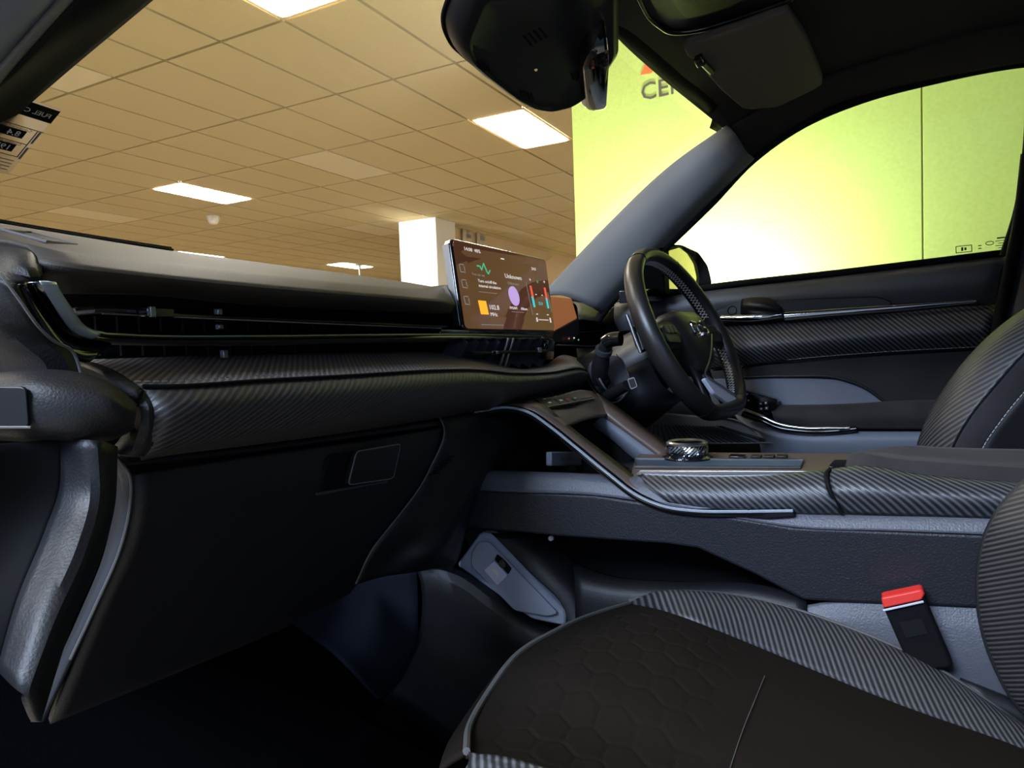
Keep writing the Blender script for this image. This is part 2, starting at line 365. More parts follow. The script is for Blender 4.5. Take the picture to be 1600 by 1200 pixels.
for i in range(-5, 18):
    for j in range(-17, 24):
        if (i, j) in lamps: continue
        c = Vector((GX+1.2*(i+0.5), GY+0.6*(j+0.5), CZ))
        if c.x > 21.3 or c.y > 17.6 or c.x < -4 or c.y < -6.6: continue
        u, v = px(c); d = (c-CAM).length
        if -150 < u < 1000 and -150 < v < 440: cand.append((d, c, (i, j)))
        else: rest.append(c)
cand.sort(key=lambda a: a[0])
for d, c, ij in cand[:295]:
    o = bpy.data.objects.new('ceiling_tile', TP if ij in pale else TM); C.objects.link(o); o.parent = ceil; o.location = c
    if ij in pale: o['label'] = 'paler ceiling tile'
rest += [c for d, c, ij in cand[295:]]
V, F = [], []
for c in rest:
    k = len(V)
    for dx, dy, dz in ((-.59, -.29, 0), (.59, -.29, 0), (.59, .29, 0), (-.59, .29, 0)): V.append((c.x+dx, c.y+dy, c.z))
    F.append((k+3, k+2, k+1, k))
o = make('far_tiles', V, F, M['tile'], ceil, smooth=False); o['kind'] = 'stuff'
where = {tile_of(815, 200): 'lit ceiling panel nearest the lime wall, above the touchscreen', tile_of(312, 303): 'lit ceiling panel above the middle of the passenger dashboard',
         tile_of(450, 5): 'lit ceiling panel cut off by the top edge of the photo', tile_of(545, 415): 'small far lit ceiling panel just above dashboard, crossed by a hanging pole',
         tile_of(290, 397): 'far lit ceiling panel sliced by the dashboard top on the left'}
for (i, j) in lamps:
    c = Vector((GX+1.2*(i+0.5), GY+0.6*(j+0.5), CZ))
    if c.x > 21.3 or c.y > 17.6: continue
    t = thing('ceiling_light', c, where.get((i, j), 'lit rectangular ceiling panel of the showroom outside the view of the car'), 'ceiling light', 'ceiling panels')
    fr = frame(c, (1, 0, 0), (0, 1, 0))
    plate('diffuser', fr, [(-.565, -.27), (.565, -.27), (.565, .27), (-.565, .27)], -0.006, 0.012, M['lamp'], t, bevel=0, r=0.05)
    a = [(-.597, -.297), (.597, -.297), (.597, .297), (-.597, .297)]; b = [(-.567, -.272), (.567, -.272), (.567, .272), (-.567, .272)]
    V = [fr(x, y, 0.004) for x, y in a]+[fr(x, y, 0.004) for x, y in b]
    make('frame', V, [(i, (i+1) % 4, 4+(i+1) % 4, 4+i) for i in range(4)], M['tile'], t, solid=0.01, smooth=False)
# lime display wall beside the car
WX = 3.2
yl = P(896, 260, x=WX).y
wr = make('wall_right', [(WX, -5, 0), (WX, yl, 0), (WX, yl, CZ), (WX, -5, CZ), (WX+0.15, -5, 0), (WX+0.15, yl, 0), (WX+0.15, yl, CZ), (WX+0.15, -5, CZ)],
          [(0, 1, 2, 3), (4, 7, 6, 5), (0, 4, 5, 1), (3, 2, 6, 7), (1, 5, 6, 2), (0, 3, 7, 4)], M['seam'], smooth=False); wr['kind'] = 'structure'
seam_y = P(1441, 270, x=WX).y
edges = [-4.99, seam_y-2.0, seam_y, yl-0.001]
for a, b in zip(edges[:-1], edges[1:]):
    box('wall_panel', frame((WX, (a+b)/2, CZ/2), (0, 1, 0), (0, 0, 1)), 0, 0, 0.006 if False else 0.0, (b-a)-0.008, CZ-0.02, 0.024, M['lime'], wr, bevel=0.002)
# lettering and emblem on the wall
a, b = P(1001, 158, x=WX-0.014), P(1063, 149, x=WX-0.014)
sg = thing('wall_sign', (WX-0.014, a.y, a.z), 'orange emblem above grey capital letters on the lime wall behind windscreen', 'sign')
xd = Vector((0, -1, 0.02)); fr = frame(a, xd, (0, 0, 1))
hh = P(1001, 131, x=WX-0.014).z-a.z
text('lettering', 'CENTRE', fr, hh/0.70, M['ink'], sg, depth=0.002)
e = [P(1001, 117, x=WX-0.014), P(1018, 114, x=WX-0.014), P(1060, 40, x=WX-0.014), P(1030, 48, x=WX-0.014)]
slab('emblem', e, (-0.004, 0, 0), M['orange'], sg, bevel=0)
# column, far walls
c0 = P(680, 339, z=H)
cl = make('trim_1', [(c0.x+a, c0.y+b, z) for z in (0, CZ) for a, b in ((0, 0), (0.62, 0), (0.62, 0.75), (0, 0.75))], [(0, 3, 2, 1), (4, 5, 6, 7), (0, 1, 5, 4), (1, 2, 6, 5), (2, 3, 7, 6), (3, 0, 4, 7)], M['wall_white'], smooth=False, bevel=0.01)
cl['kind'] = 'structure'; cl['label'] = 'square white showroom column'
yb = P(755, 369, z=H).y
wb = make('wall_back', [(c0.x+0.8, yb, 0), (24, yb, 0), (24, yb, CZ), (c0.x+0.8, yb, CZ)], [(0, 1, 2, 3)], M['wall'], solid=0.15, offset=0, smooth=False); wb['kind'] = 'structure'
wf = make('wall_far', [(-12, 16.5, 0), (21, 16.5, 0), (21, 16.5, CZ), (-12, 16.5, CZ)], [(0, 1, 2, 3)], M['wall'], solid=0.2, smooth=False); wf['kind'] = 'structure'
we = make('wall_end', [(20.5, -6, 0), (20.5, 16.4, 0), (20.5, 16.4, CZ), (20.5, -6, CZ)], [(0, 1, 2, 3)], M['wall'], solid=0.2, smooth=False); we['kind'] = 'structure'
bm_ = box('trim_2', frame((17.5, 12.8, CZ-0.75), (1, 0, 0), (0, 1, 0)), 0, 0, 0, 5, 0.3, 0.35, M['wall'], None, bevel=0.01); bm_['kind'] = 'structure'; bm_['label'] = 'low tan ceiling beam far across the showroom'
for k, (u, v) in enumerate(((720, 362), (742, 366))):
    p = P(u, v, y=c0.y+0.35)
    fr = frame((p.x, yb-0.12, p.z), (1, 0, 0), (0, 0, 1))
    t = thing('wall_poster', (p.x, yb-0.12, p.z-0.4), ['pale paper notice beside the white column, nearer the column', 'pale paper notice beside the white column, farther from the column'][k], 'poster', None)
    V = [fr(-0.16+0.32*i/6, y, 0.03*math.sin(i*1.1)) for y in (-0.6, 0.12) for i in range(7)]
    make('sheet', V, grid_faces(2, 7), M['paper'], t, solid=0.004)
    box('print', fr, 0.0, -0.1, 0.035, 0.16, 0.07, 0.006, M['grey_mark'], t, bevel=0)
p = P(333, 341, z=H-0.03)
t = thing('dome_camera', p, 'small white dome on the ceiling beyond the lit panel', 'camera')
fr = frame((p.x, p.y, CZ), (1, 0, 0), (0, 1, 0))
lathe('dome', fr, [(0.001, -0.13), (0.06, -0.115), (0.085, -0.07), (0.09, -0.03)], M['wall_white'], t); lathe('base', fr, [(0.1, -0.03), (0.1, 0.0)], M['wall_white'], t)
p = P(562, 412, z=H)
t = thing('hanging_pole', (p.x, p.y, CZ-1.0), 'thin pale pole hanging from the ceiling in front of small far panel', 'pole')
tube('pole', [(p.x, p.y, CZ), (p.x, p.y, CZ-0.9)], 0.03, M['wall_white'], t); tube('flange', [(p.x, p.y, CZ), (p.x, p.y, CZ-0.04)], 0.12, M['wall_white'], t, n=16)

# ================================================================== CAR SHELL
car = thing('passenger_car', (0, 0, 0.3), 'dark car shell with charcoal roof lining, grey windscreen pillars and black carpet', 'car')
roof_rows = [
 [W(-.62, .24, .433), W(-.55, .33, .495), W(-.3, .36, .52), W(0, .37, .512), W(.3, .362, .526), W(.55, .325, .516), W(.62, .24, .433)],
 [W(-.64, .08, .514), W(-.52, .17, .545), W(-.3, .22, .553), W(0, .22, .56), W(.3, .22, .553), W(.52, .17, .545), W(.635, .08, .512)],
 [W(-.64, -.27, .535), W(-.52, -.27, .59), W(-.3, -.27, .61), W(0, -.27, .615), W(.3, -.27, .61), W(.52, -.27, .59), W(.64, -.27, .535)],
 [W(-.64, -.9, .52), W(-.52, -.9, .60), W(-.3, -.9, .62), W(0, -.9, .62), W(.3, -.9, .62), W(.52, -.9, .60), W(.64, -.9, .52)],
 [W(-.62, -1.5, .48), W(-.52, -1.5, .57), W(-.3, -1.5, .59), W(0, -1.5, .59), W(.3, -1.5, .59), W(.52, -1.5, .57), W(.62, -1.5, .48)]]
loft('roof_lining', roof_rows, M['lining'], car, n=40, m=6, thick=0.012)
loft('roof_skin', [[p+Vector((0, 0, 0.06)) for p in r] for r in roof_rows], M['paint'], car, n=20, m=3, thick=0.004)
# door-opening rail on the driver side
loft('roof_rail', [X3([(1165, 250, 'x', .63), (1225, 205, 'x', .63), (1300, 165, 'x', .635), (1380, 141, 'x', .64), (1480, 117, 'x', .64), (1600, 95, 'x', .64), (1700, 84, 'x', .64)]),
                   X3([(1150, 235, 'x', .60), (1220, 185, 'x', .595), (1300, 143, 'x', .59), (1380, 118, 'x', .59), (1480, 92, 'x', .59), (1600, 70, 'x', .59), (1700, 55, 'x', .59)]),
                   X3([(1130, 205, 'x', .57), (1200, 165, 'x', .54), (1300, 115, 'x', .54), (1380, 90, 'x', .54), (1480, 60, 'x', .54), (1600, 35, 'x', .54), (1700, 20, 'x', .54)])],
     M['lining'], car, n=36, thick=0.01)
tube('door_seal', X3([(930, 505, 'x', .645), (955, 472, 'x', .645), (1040, 386, 'x', .64), (1110, 318, 'x', .64), (1178, 247, 'x', .64), (1250, 196, 'x', .64), (1350, 153, 'x', .64), (1450, 126, 'x', .645), (1600, 97, 'x', .65), (1750, 90, 'x', .65)]), 0.011, M['black'], car, k=60)
# driver-side windscreen pillar
loft('pillar_trim', [X3([(845, 462, 'x', .615), (868, 438, 'x', .61), (950, 352, 'x', .60), (1050, 258, 'x', .585), (1137, 196, 'x', .565)]),
                     X3([(880, 462, 'x', .59), (900, 440, 'x', .585), (985, 358, 'x', .57), (1075, 272, 'x', .56), (1150, 210, 'x', .55)]),
                     X3([(925, 480, 'x', .605), (950, 452, 'x', .60), (1025, 370, 'x', .59), (1100, 295, 'x', .58), (1165, 235, 'x', .575)]),
                     X3([(940, 490, 'x', .64), (965, 465, 'x', .64), (1038, 388, 'x', .635), (1112, 312, 'x', .63), (1178, 247, 'x', .625)])],
     M['pillar'], car, n=28, thick=0.006, label='grey cloth windscreen pillar trim')
# passenger-side windscreen pillar, seen from outside its edge
loft('pillar', [X3([(-120, 295, 'x', -.665), (0, 196, 'x', -.665), (110, 101, 'x', -.66), (230, 0, 'x', -.655), (330, -85, 'x', -.65)]),
                X3([(-150, 280, 'x', -.70), (-40, 186, 'x', -.70), (70, 91, 'x', -.695), (190, -10, 'x', -.69), (290, -95, 'x', -.685)]),
                X3([(-180, 290, 'x', -.73), (-30, 150, 'x', -.73), (15, 110, 'x', -.73), (112, 0, 'x', -.72), (200, -95, 'x', -.71)])],
     M['black'], car, n=20, thick=0.006)
loft('weather_strip', [X3([(-180, 292, 'x', -.728), (0, 127, 'x', -.728), (112, 0, 'x', -.718), (200, -95, 'x', -.708)]),
                       X3([(-190, 285, 'x', -.74), (-6, 117, 'x', -.74), (102, -5, 'x', -.73), (190, -100, 'x', -.72)]),
                       X3([(-200, 280, 'x', -.735), (0, 104, 'x', -.735), (92, 0, 'x', -.725), (180, -100, 'x', -.715)])],
     M['pillar'], car, n=20, thick=0.004, label='grey rubber weather strip along the pillar')
loft('pillar_flange', [X3([(-200, 276, 'x', -.735), (0, 101, 'x', -.735), (89, 0, 'x', -.725), (180, -104, 'x', -.715)]),
                       X3([(-240, 250, 'x', -.76), (-20, 75, 'x', -.76), (68, -12, 'x', -.75), (150, -110, 'x', -.74)]),
                       X3([(-290, 200, 'x', -.79), (-70, 30, 'x', -.79), (20, -50, 'x', -.78), (90, -130, 'x', -.77)])],
     M['usb'], car, n=20, thick=0.004)
# windscreen
def gz(x, y): return Vector((x, y, glass_z(y)))
ws = [[gz(-.72, 1.02), gz(0, 1.06), gz(.72, 1.02)], [gz(-.69, .68), gz(0, .70), gz(.655, .68)], [gz(-.62, .335), gz(0, .37), gz(.585, .335)]]
loft('windscreen', ws, M['glass'], car, n=16, m=4, thick=0)
# black printed border along the upper corner of the windscreen
loft('glass_border', [[PG(962, 48, .004), PG(975, 62, .004), PG(1000, 83, .004), PG(1050, 129, .004), PG(1102, 172, .004), PG(1113, 186, .004), PG(1109, 200, .004)],
                      [PG(958, 36, .004), PG(985, 50, .004), PG(1015, 74, .004), PG(1068, 120, .004), PG(1118, 162, .004), PG(1132, 186, .004), PG(1124, 208, .004)]],
     M['black'], car, n=50, thick=0.002)
# ---- floor, bulkhead, tunnel
loft('floor_carpet', [[W(-.8, -1.2, -.62), W(0.1, -1.2, -.62), W(.8, -1.2, -.62)], [W(-.8, .6, -.62), W(0.1, .6, -.62), W(.8, .6, -.62)], [W(-.8, .82, -.60), W(0.1, .82, -.60), W(.8, .82, -.60)],
                      [W(-.8, 1.02, -.42), W(0.1, 1.02, -.42), W(.8, 1.02, -.42)], [W(-.8, 1.10, .02), W(0.1, 1.10, .02), W(.8, 1.10, .02)], [W(-.8, 1.08, .12), W(.1, 1.10, .12), W(.8, 1.08, .12)]], M['carpet'], car, n=12, m=5, thick=0.01)
loft('tunnel_carpet', [X3([(430, 955, 'x', -.25), (555, 905, 'x', -.22), (652, 886, 'x', -.19)]), X3([(470, 985, 'x', -.27), (560, 960, 'x', -.22), (653, 950, 'x', -.185)]), X3([(520, 1020, 'x', -.28), (580, 1020, 'x', -.23), (650, 1010, 'x', -.185)]),
                       X3([(590, 1092, 'x', -.28), (605, 1085, 'x', -.25), (630, 1055, 'x', -.19)])], M['carpet_grey'], car, n=14, thick=0.004)
loft('tunnel_trim', [X3([(640, 880, 'x', -.175), (690, 884, 'x', -.165), (720, 893, 'x', -.16), (770, 925, 'x', -.155), (830, 968, 'x', -.15), (880, 990, 'x', -.15), (950, 1010, 'x', -.15)]),
                     X3([(652, 892, 'x', -.19), (690, 892, 'x', -.185), (716, 901, 'x', -.18), (765, 935, 'x', -.175), (825, 980, 'x', -.17), (880, 1002, 'x', -.17), (950, 1025, 'x', -.17)]),
                     X3([(653, 1000, 'x', -.185), (690, 1000, 'x', -.18), (710, 1010, 'x', -.175), (755, 1030, 'x', -.17), (815, 1060, 'x', -.17), (870, 1080, 'x', -.17), (950, 1100, 'x', -.17)]),
                     X3([(600, 1095, 'x', -.22), (640, 1120, 'x', -.21), (690, 1160, 'x', -.20), (730, 1190, 'x', -.19), (800, 1220, 'x', -.18), (860, 1230, 'x', -.18), (950, 1230, 'x', -.18)])],
     M['plastic'], car, n=40, thick=0.004)
slab('footwell_side', [W(.77, .15, -.62), W(.77, 1.1, -.62), W(.77, 1.1, .14), W(.77, .62, .14), W(.77, .45, -.1), W(.77, .15, -.2)], (.02, 0, 0), M['black'], car)
loft('rear_seatback', [[W(-.7, -1.15, -.35), W(0, -1.15, -.35), W(.7, -1.15, -.35)], [W(-.7, -1.25, .0), W(0, -1.25, .0), W(.7, -1.25, .0)], [W(-.68, -1.35, .25), W(0, -1.35, .27), W(.68, -1.35, .25)]], M['seat_fabric'], car, n=12, thick=.1)
slab('rear_door_panel', [W(-.76, -.42, -.62), W(-.76, -1.5, -.62), W(-.76, -1.5, .14), W(-.76, -.42, .10)], (-.09, 0, 0), M['soft'], car, bevel=.02)
slab('centre_pillar', [W(-.70, -.38, -.6), W(-.70, -.52, -.6), W(-.64, -.58, .5), W(-.64, -.50, .5)], (-.08, 0, 0), M['soft'], car, bevel=.02)
slab('rear_door_panel', [W(.74, -.48, -.62), W(.74, -1.5, -.62), W(.74, -1.5, .16), W(.74, -.48, .14)], (.09, 0, 0), M['soft'], car, bevel=.02)
slab('door_sill', [W(-.84, .55, -.66), W(-.84, -.42, -.66), W(-.84, -.42, -.54), W(-.84, .55, -.54)], (.12, 0, 0), M['plastic'], car, bevel=.02)
sw_ = Vector((-.95, .30, 0)).normalized()*1.05
slab('swung_door', [W(-.90, .66, -.62), W(-.90, .66, -.62)+sw_, W(-.90, .66, .12)+sw_, W(-.90, .66, .02)], (.015, .10, 0), M['paint'], car, bevel=.03)
mt = thing('floor_mat', W(-.45, .6, -.6), 'black carpet floor mat in the passenger footwell', 'mat')
mp = X3([(40, 1135, 'z', -.59), (250, 1050, 'z', -.59), (440, 985, 'z', -.575), (470, 1010, 'z', -.58), (520, 1090, 'z', -.59), (600, 1150, 'z', -.595), (690, 1195, 'z', -.595), (700, 1330, 'z', -.595), (40, 1330, 'z', -.595)])
slab('pile', mp, (0, 0, -0.012), M['carpet'], mt, bevel=0.003)
tube('edging', mp, 0.005, M['carpet'], mt, closed=True, k=80)
# lower corner trim below the door hinge side
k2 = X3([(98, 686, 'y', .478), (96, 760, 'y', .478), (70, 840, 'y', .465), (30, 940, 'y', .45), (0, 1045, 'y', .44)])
loft('kick_panel_shaded', [X3([(-90, 700, 'y', .49), (-100, 820, 'y', .49), (-120, 950, 'y', .48), (-140, 1080, 'y', .47)]),
                    X3([(50, 690, 'y', .484), (48, 770, 'y', .484), (22, 860, 'y', .472), (-18, 960, 'y', .457), (-48, 1050, 'y', .447)]), k2], M['black'], car, n=24, thick=0.005)  # shaded half of one kick panel, darkened by its black material
loft('kick_panel_lit', [k2,
                    X3([(150, 688, 'y', .448), (152, 780, 'y', .448), (130, 860, 'y', .435), (80, 975, 'y', .42), (38, 1090, 'y', .41)]),
                    X3([(168, 694, 'y', .455), (165, 788, 'y', .455), (142, 865, 'y', .443), (95, 985, 'y', .433), (52, 1120, 'y', .423)]),
                    X3([(176, 700, 'y', .50), (172, 790, 'y', .50), (150, 865, 'y', .50), (102, 985, 'y', .48), (58, 1122, 'y', .47)])], M['plastic'], car, n=24, thick=0.005)  # lit half of the same panel, kept in paler plastic
loft('corner_bolster', [X3([(-120, 588, 'y', .60), (0, 587, 'y', .54), (70, 582, 'y', .51), (130, 589, 'y', .50), (185, 612, 'y', .49), (212, 634, 'y', .49)]),
                        X3([(-120, 596, 'y', .565), (0, 594, 'y', .505), (70, 590, 'y', .475), (130, 598, 'y', .46), (178, 620, 'y', .45), (208, 640, 'y', .46)]),
                        X3([(-120, 612, 'y', .555), (0, 610, 'y', .495), (70, 607, 'y', .465), (128, 617, 'y', .45), (176, 634, 'y', .44), (207, 646, 'y', .455)]),
                        X3([(-120, 666, 'y', .555), (0, 662, 'y', .495), (70, 662, 'y', .465), (128, 664, 'y', .45), (176, 664, 'y', .45), (206, 656, 'y', .46)]),
                        X3([(-120, 684, 'y', .59), (0, 683, 'y', .53), (70, 686, 'y', .50), (128, 686, 'y', .49), (176, 682, 'y', .49), (205, 668, 'y', .49)])],
     M['leather'], car, n=30, thick=0.005)
slab('cover_plate', rnd(X3([(-100, 602, 'y', .535), (44, 604, 'y', .470), (49, 667, 'y', .470), (-100, 667, 'y', .535)]), .004), (-.003, -.003, 0), M['soft'], car, bevel=0.0008)
tube('plate_edge', X3([(-100, 668, 'y', .530), (49, 668, 'y', .465)]), 0.0009, M['satin'], car, n=6)
# B pillar and rear side of the driver opening
loft('rear_pillar', [X3([(1612, 100, 'x', .66), (1606, 250, 'x', .67), (1592, 350, 'x', .68), (1572, 440, 'x', .69), (1556, 540, 'x', .70), (1545, 720, 'x', .70)]),
                     X3([(1640, 100, 'x', .64), (1636, 250, 'x', .65), (1622, 350, 'x', .66), (1600, 450, 'x', .66), (1585, 560, 'x', .66), (1580, 720, 'x', .66)]),
                     X3([(1760, 100, 'x', .62), (1750, 250, 'x', .63), (1740, 350, 'x', .64), (1720, 450, 'x', .64), (1700, 560, 'x', .64), (1700, 720, 'x', .64)])], M['plastic_grey'], car, n=24, thick=0.008)
tube('pillar_seal', X3([(1606, 240, 'x', .655), (1594, 340, 'x', .665), (1576, 430, 'x', .67), (1558, 520, 'x', .675), (1548, 620, 'x', .68), (1545, 720, 'x', .68)]), 0.012, M['black'], car, k=30)

# ================================================================== DASHBOARD
da = thing('dashboard', W(-.2, .6, -.25), 'full width black dashboard with ribbed leather pad, long air vents and glovebox', 'dashboard')
loft('top_pad', [X3([(-80, 336, 'y', .98), (0, 350, 'y', .98), (265, 393, 'y', 1.0), (400, 411, 'y', 1.0), (640, 443, 'y', 1.0), (700, 453, 'y', 1.0), (860, 480, 'y', 1.0), (960, 500, 'y', 1.0)]),
                 X3([(-80, 370, 'y', .66), (0, 380, 'y', .62), (265, 412, 'y', .62), (400, 428, 'y', .62), (640, 454, 'y', .62), (700, 461, 'y', .64), (725, 464, 'y', .68), (750, 467, 'y', .74), (800, 472, 'y', .76), (905, 484, 'y', .76)]),
                 X3([(58, 401, 'y', .535), (100, 407, 'y', .53), (200, 421, 'y', .53), (400, 441, 'y', .53), (560, 455, 'y', .53), (688, 466, 'y', .53), (712, 468, 'y', .60), (740, 471, 'y', .68), (800, 476, 'y', .68), (880, 486, 'y', .68)]),
                 X3([(60, 412, 'y', .525), (100, 418, 'y', .518), (200, 429, 'y', .518), (400, 449, 'y', .518), (560, 462, 'y', .518), (688, 472, 'y', .518), (715, 474, 'y', .60), (742, 476, 'y', .685), (800, 482, 'y', .685), (880, 490, 'y', .685)]),
                 X3([(62, 436, 'y', .535), (100, 438, 'y', .53), (200, 442, 'y', .53), (400, 461, 'y', .53), (560, 472, 'y', .53), (688, 480, 'y', .53), (712, 482, 'y', .60), (740, 483, 'y', .69), (800, 487, 'y', .69), (880, 494, 'y', .69)]),
                 X3([(64, 440, 'y', .62), (100, 444, 'y', .64), (200, 452, 'y', .64), (400, 468, 'y', .64), (560, 477, 'y', .64), (688, 484, 'y', .64), (712, 486, 'y', .68), (740, 487, 'y', .72), (800, 491, 'y', .72), (880, 496, 'y', .72)])],
     M['top_leather'], da, n=50, m=5, thick=0.004)
# defroster grille along the windscreen base
gr = X3([(-60, 341, 'y', .965), (0, 352, 'y', .965), (130, 373, 'y', .975), (265, 393, 'y', .985)])
g2 = [p+Vector((0, .03, .012)) for p in gr]
loft('defrost_channel', [[p+Vector((0, -.01, .002)) for p in gr], [p+Vector((0, .02, -.004)) for p in gr]], M['black'], da, n=20, thick=0.003)
pa = cr(gr, 90); V, F = [], []
for i, p in enumerate(pa):
    for k in range(8):
        V.append(p+Vector(((.0012 if k & 1 else -.0012), (.010 if k & 2 else -.004), (.007 if k & 4 else -.004))))
    o = i*8; F += [(o, o+1, o+3, o+2), (o+4, o+6, o+7, o+5), (o, o+4, o+5, o+1), (o+2, o+3, o+7, o+6), (o, o+2, o+6, o+4), (o+1, o+5, o+7, o+3)]
make('defrost_fins', V, F, M['soft'], da, smooth=False)['kind'] = 'stuff'
# small triangular side outlet on the pad top
_a, _b2, _c = P(0, 350, y=.98), P(265, 393, y=1.0), P(200, 408, y=.62); _pn = (_b2-_a).cross(_c-_a).normalized()
def onpad(u, v): d = ray(u, v); return CAM+d*((_a-CAM).dot(_pn)/d.dot(_pn))+Vector((0, 0, .004))
sv = [onpad(u, v) for u, v in ((4, 368), (50, 372), (120, 391), (74, 388))]
slab('side_outlet', [p+Vector((0, 0, .001)) for p in sv], (0, 0, -.004), M['black'], da, bevel=0.001)
tube('outlet_rim', [p+Vector((0, 0, .0015)) for p in sv], 0.0014, M['piping'], da, closed=True, n=6)
# recess behind the vents
loft('vent_recess', [X3([(40, 428, 'y', .66), (200, 444, 'y', .66), (400, 462, 'y', .66), (700, 482, 'y', .66), (880, 496, 'y', .66)]),
                     X3([(70, 500, 'y', .68), (200, 508, 'y', .68), (400, 512, 'y', .68), (700, 520, 'y', .68), (880, 522, 'y', .68)]),
                     X3([(110, 560, 'y', .66), (200, 560, 'y', .66), (400, 554, 'y', .66), (700, 552, 'y', .66), (890, 548, 'y', .66)])], M['black'], da, n=30, thick=0.004)
slab('dash_core', [W(-.74, .74, .02), W(.72, .74, .02), W(.72, 1.06, .05), W(-.74, 1.06, .05)], (0, 0, -.26), M['black'], da)
# long dark metal blade that turns up at the left end
outer = X3([(47, 441, 'y', .50), (58, 460, 'y', .505), (80, 495, 'y', .515), (104, 524, 'y', .53), (132, 534, 'y', .54), (180, 536, 'y', .545), (400, 538, 'y', .545), (560, 534, 'y', .545), (700, 533, 'y', .55), (845, 533, 'y', .55)])
inner = X3([(76, 441, 'y', .50), (84, 456, 'y', .505), (103, 484, 'y', .515), (124, 510, 'y', .53), (150, 521, 'y', .54), (190, 524, 'y', .545), (400, 526, 'y', .545), (560, 524, 'y', .545), (700, 523, 'y', .55), (845, 525, 'y', .55)])
mid = [(a+b)/2+Vector((0, -.006, 0)) for a, b in zip(outer, inner)]
loft('metal_blade', [[p+Vector((0, .012, 0)) for p in inner], inner, mid, outer, [p+Vector((0, .02, 0)) for p in outer]], M['dark_chrome'], da, n=70, m=4, thick=0.001, label='dark chrome blade between the vents')
tube('blade_line', [p+Vector((0, -.003, .0005)) for p in inner[3:]], 0.0011, M['satin'], da, k=60, n=6)
loft('blade_tip', [[p+Vector((.002, -.004, 0)) for p in inner[:5]], [p*.6+q*.4+Vector((0, -.007, 0)) for p, q in zip(inner[:5], outer[:5])], [p*.3+q*.7+Vector((-.001, -.006, 0)) for p, q in zip(inner[:5], outer[:5])]], M['bright'], da, n=24, m=4, thick=.0015, label='upturned end of the blade with painted blue-white highlight')
# gloss cheek left of the blade
loft('vent_cheek', [[p+Vector((0, .004, 0)) for p in outer[:6]], X3([(22, 446, 'y', .495), (35, 470, 'y', .50), (58, 506, 'y', .505), (84, 538, 'y', .51), (112, 556, 'y', .52), (140, 566, 'y', .53)])], M['gloss'], da, n=24, thick=0.004)
# upper vane with its slider and the vertical vanes
tube('vent_vane', X3([(118, 487, 'y', .56), (145, 485, 'y', .56), (230, 490, 'y', .56), (270, 493, 'y', .56), (400, 499, 'y', .56), (560, 505, 'y', .56), (692, 511, 'y', .56)]), 0.0035, M['dark_chrome'], da, k=40, flat=2.2, up=(0, 0, 1))
tube('vane_edge', X3([(160, 490, 'y', .553), (270, 495, 'y', .553), (400, 501, 'y', .553), (690, 513, 'y', .553)]), 0.0007, M['satin'], da, k=30, n=5)
tube('vane_tip', X3([(116, 486, 'y', .552), (146, 484, 'y', .552)]), 0.0022, M['chrome'], da, n=8)
fr = frame(P(240, 489, y=.55), (1, 0, 0), (0, 0, 1)); box('vane_slider', fr, 0, 0, 0.004, .026, .008, .012, M['dark_chrome'], da, bevel=.001); box('slider_clip', fr, -.009, 0, 0.011, .005, .009, .003, M['satin'], da, bevel=.0005)
fins = []
for k in range(16):
    u = 150+k*34
    a, b = P(u, 494+k*0.8, y=.60), P(u, 519, y=.60)
    fins.append((a, b)); a, b = P(u+6, 538, y=.60), P(u+6, 556-(k*.3), y=.60); fins.append((a, b))
for a, b in fins:
    box('vent_fin', frame((a+b)/2, (1, 0, 0), (0, 0, 1)), 0, 0, 0, .0016, (a-b).length, .003, M['black'], da, bevel=0)
for u, v0, v1 in ((341, 482, 494), (343, 506, 515), (350, 546, 560)):
    a, b = P(u, v0, y=.575), P(u, v1, y=.575)
    box('vent_lever', frame((a+b)/2, (1, 0, 0), (0, 0, 1)), 0, 0, 0, .006, (a-b).length, .006, M['satin'], da, bevel=.001)
# ribbed leather pad : top face, rolled edge, front face
loft('leather_pad', [X3([(120, 566, 'y', .60), (200, 563, 'y', .60), (400, 556, 'y', .60), (560, 553, 'y', .60), (680, 552, 'y', .60), (740, 560, 'y', .585), (790, 574, 'y', .56), (850, 572, 'y', .57), (885, 556, 'y', .60), (900, 560, 'y', .60)]),
                     X3([(150, 576, 'y', .555), (210, 580, 'y', .545), (400, 575, 'y', .545), (560, 568, 'y', .545), (680, 563, 'y', .545), (740, 568, 'y', .535), (790, 579, 'y', .52), (850, 577, 'y', .53), (892, 565, 'y', .55), (908, 570, 'y', .56)]),
                     X3([(212, 606, 'y', .49), (240, 608, 'y', .485), (400, 598, 'y', .485), (560, 589, 'y', .485), (680, 580, 'y', .485), (740, 580, 'y', .485), (800, 585, 'y', .485), (860, 583, 'y', .49), (903, 575, 'y', .50), (914, 578, 'y', .515)])],
     M['carbon_dash_lit'], da, n=70, m=6, thick=0.004)
seamp = X3([(222, 612, 'y', .480), (245, 612, 'y', .477), (400, 602, 'y', .477), (560, 592, 'y', .477), (680, 584, 'y', .477), (740, 583, 'y', .477), (800, 588, 'y', .477), (860, 586, 'y', .482), (903, 579, 'y', .492), (916, 582, 'y', .51)])
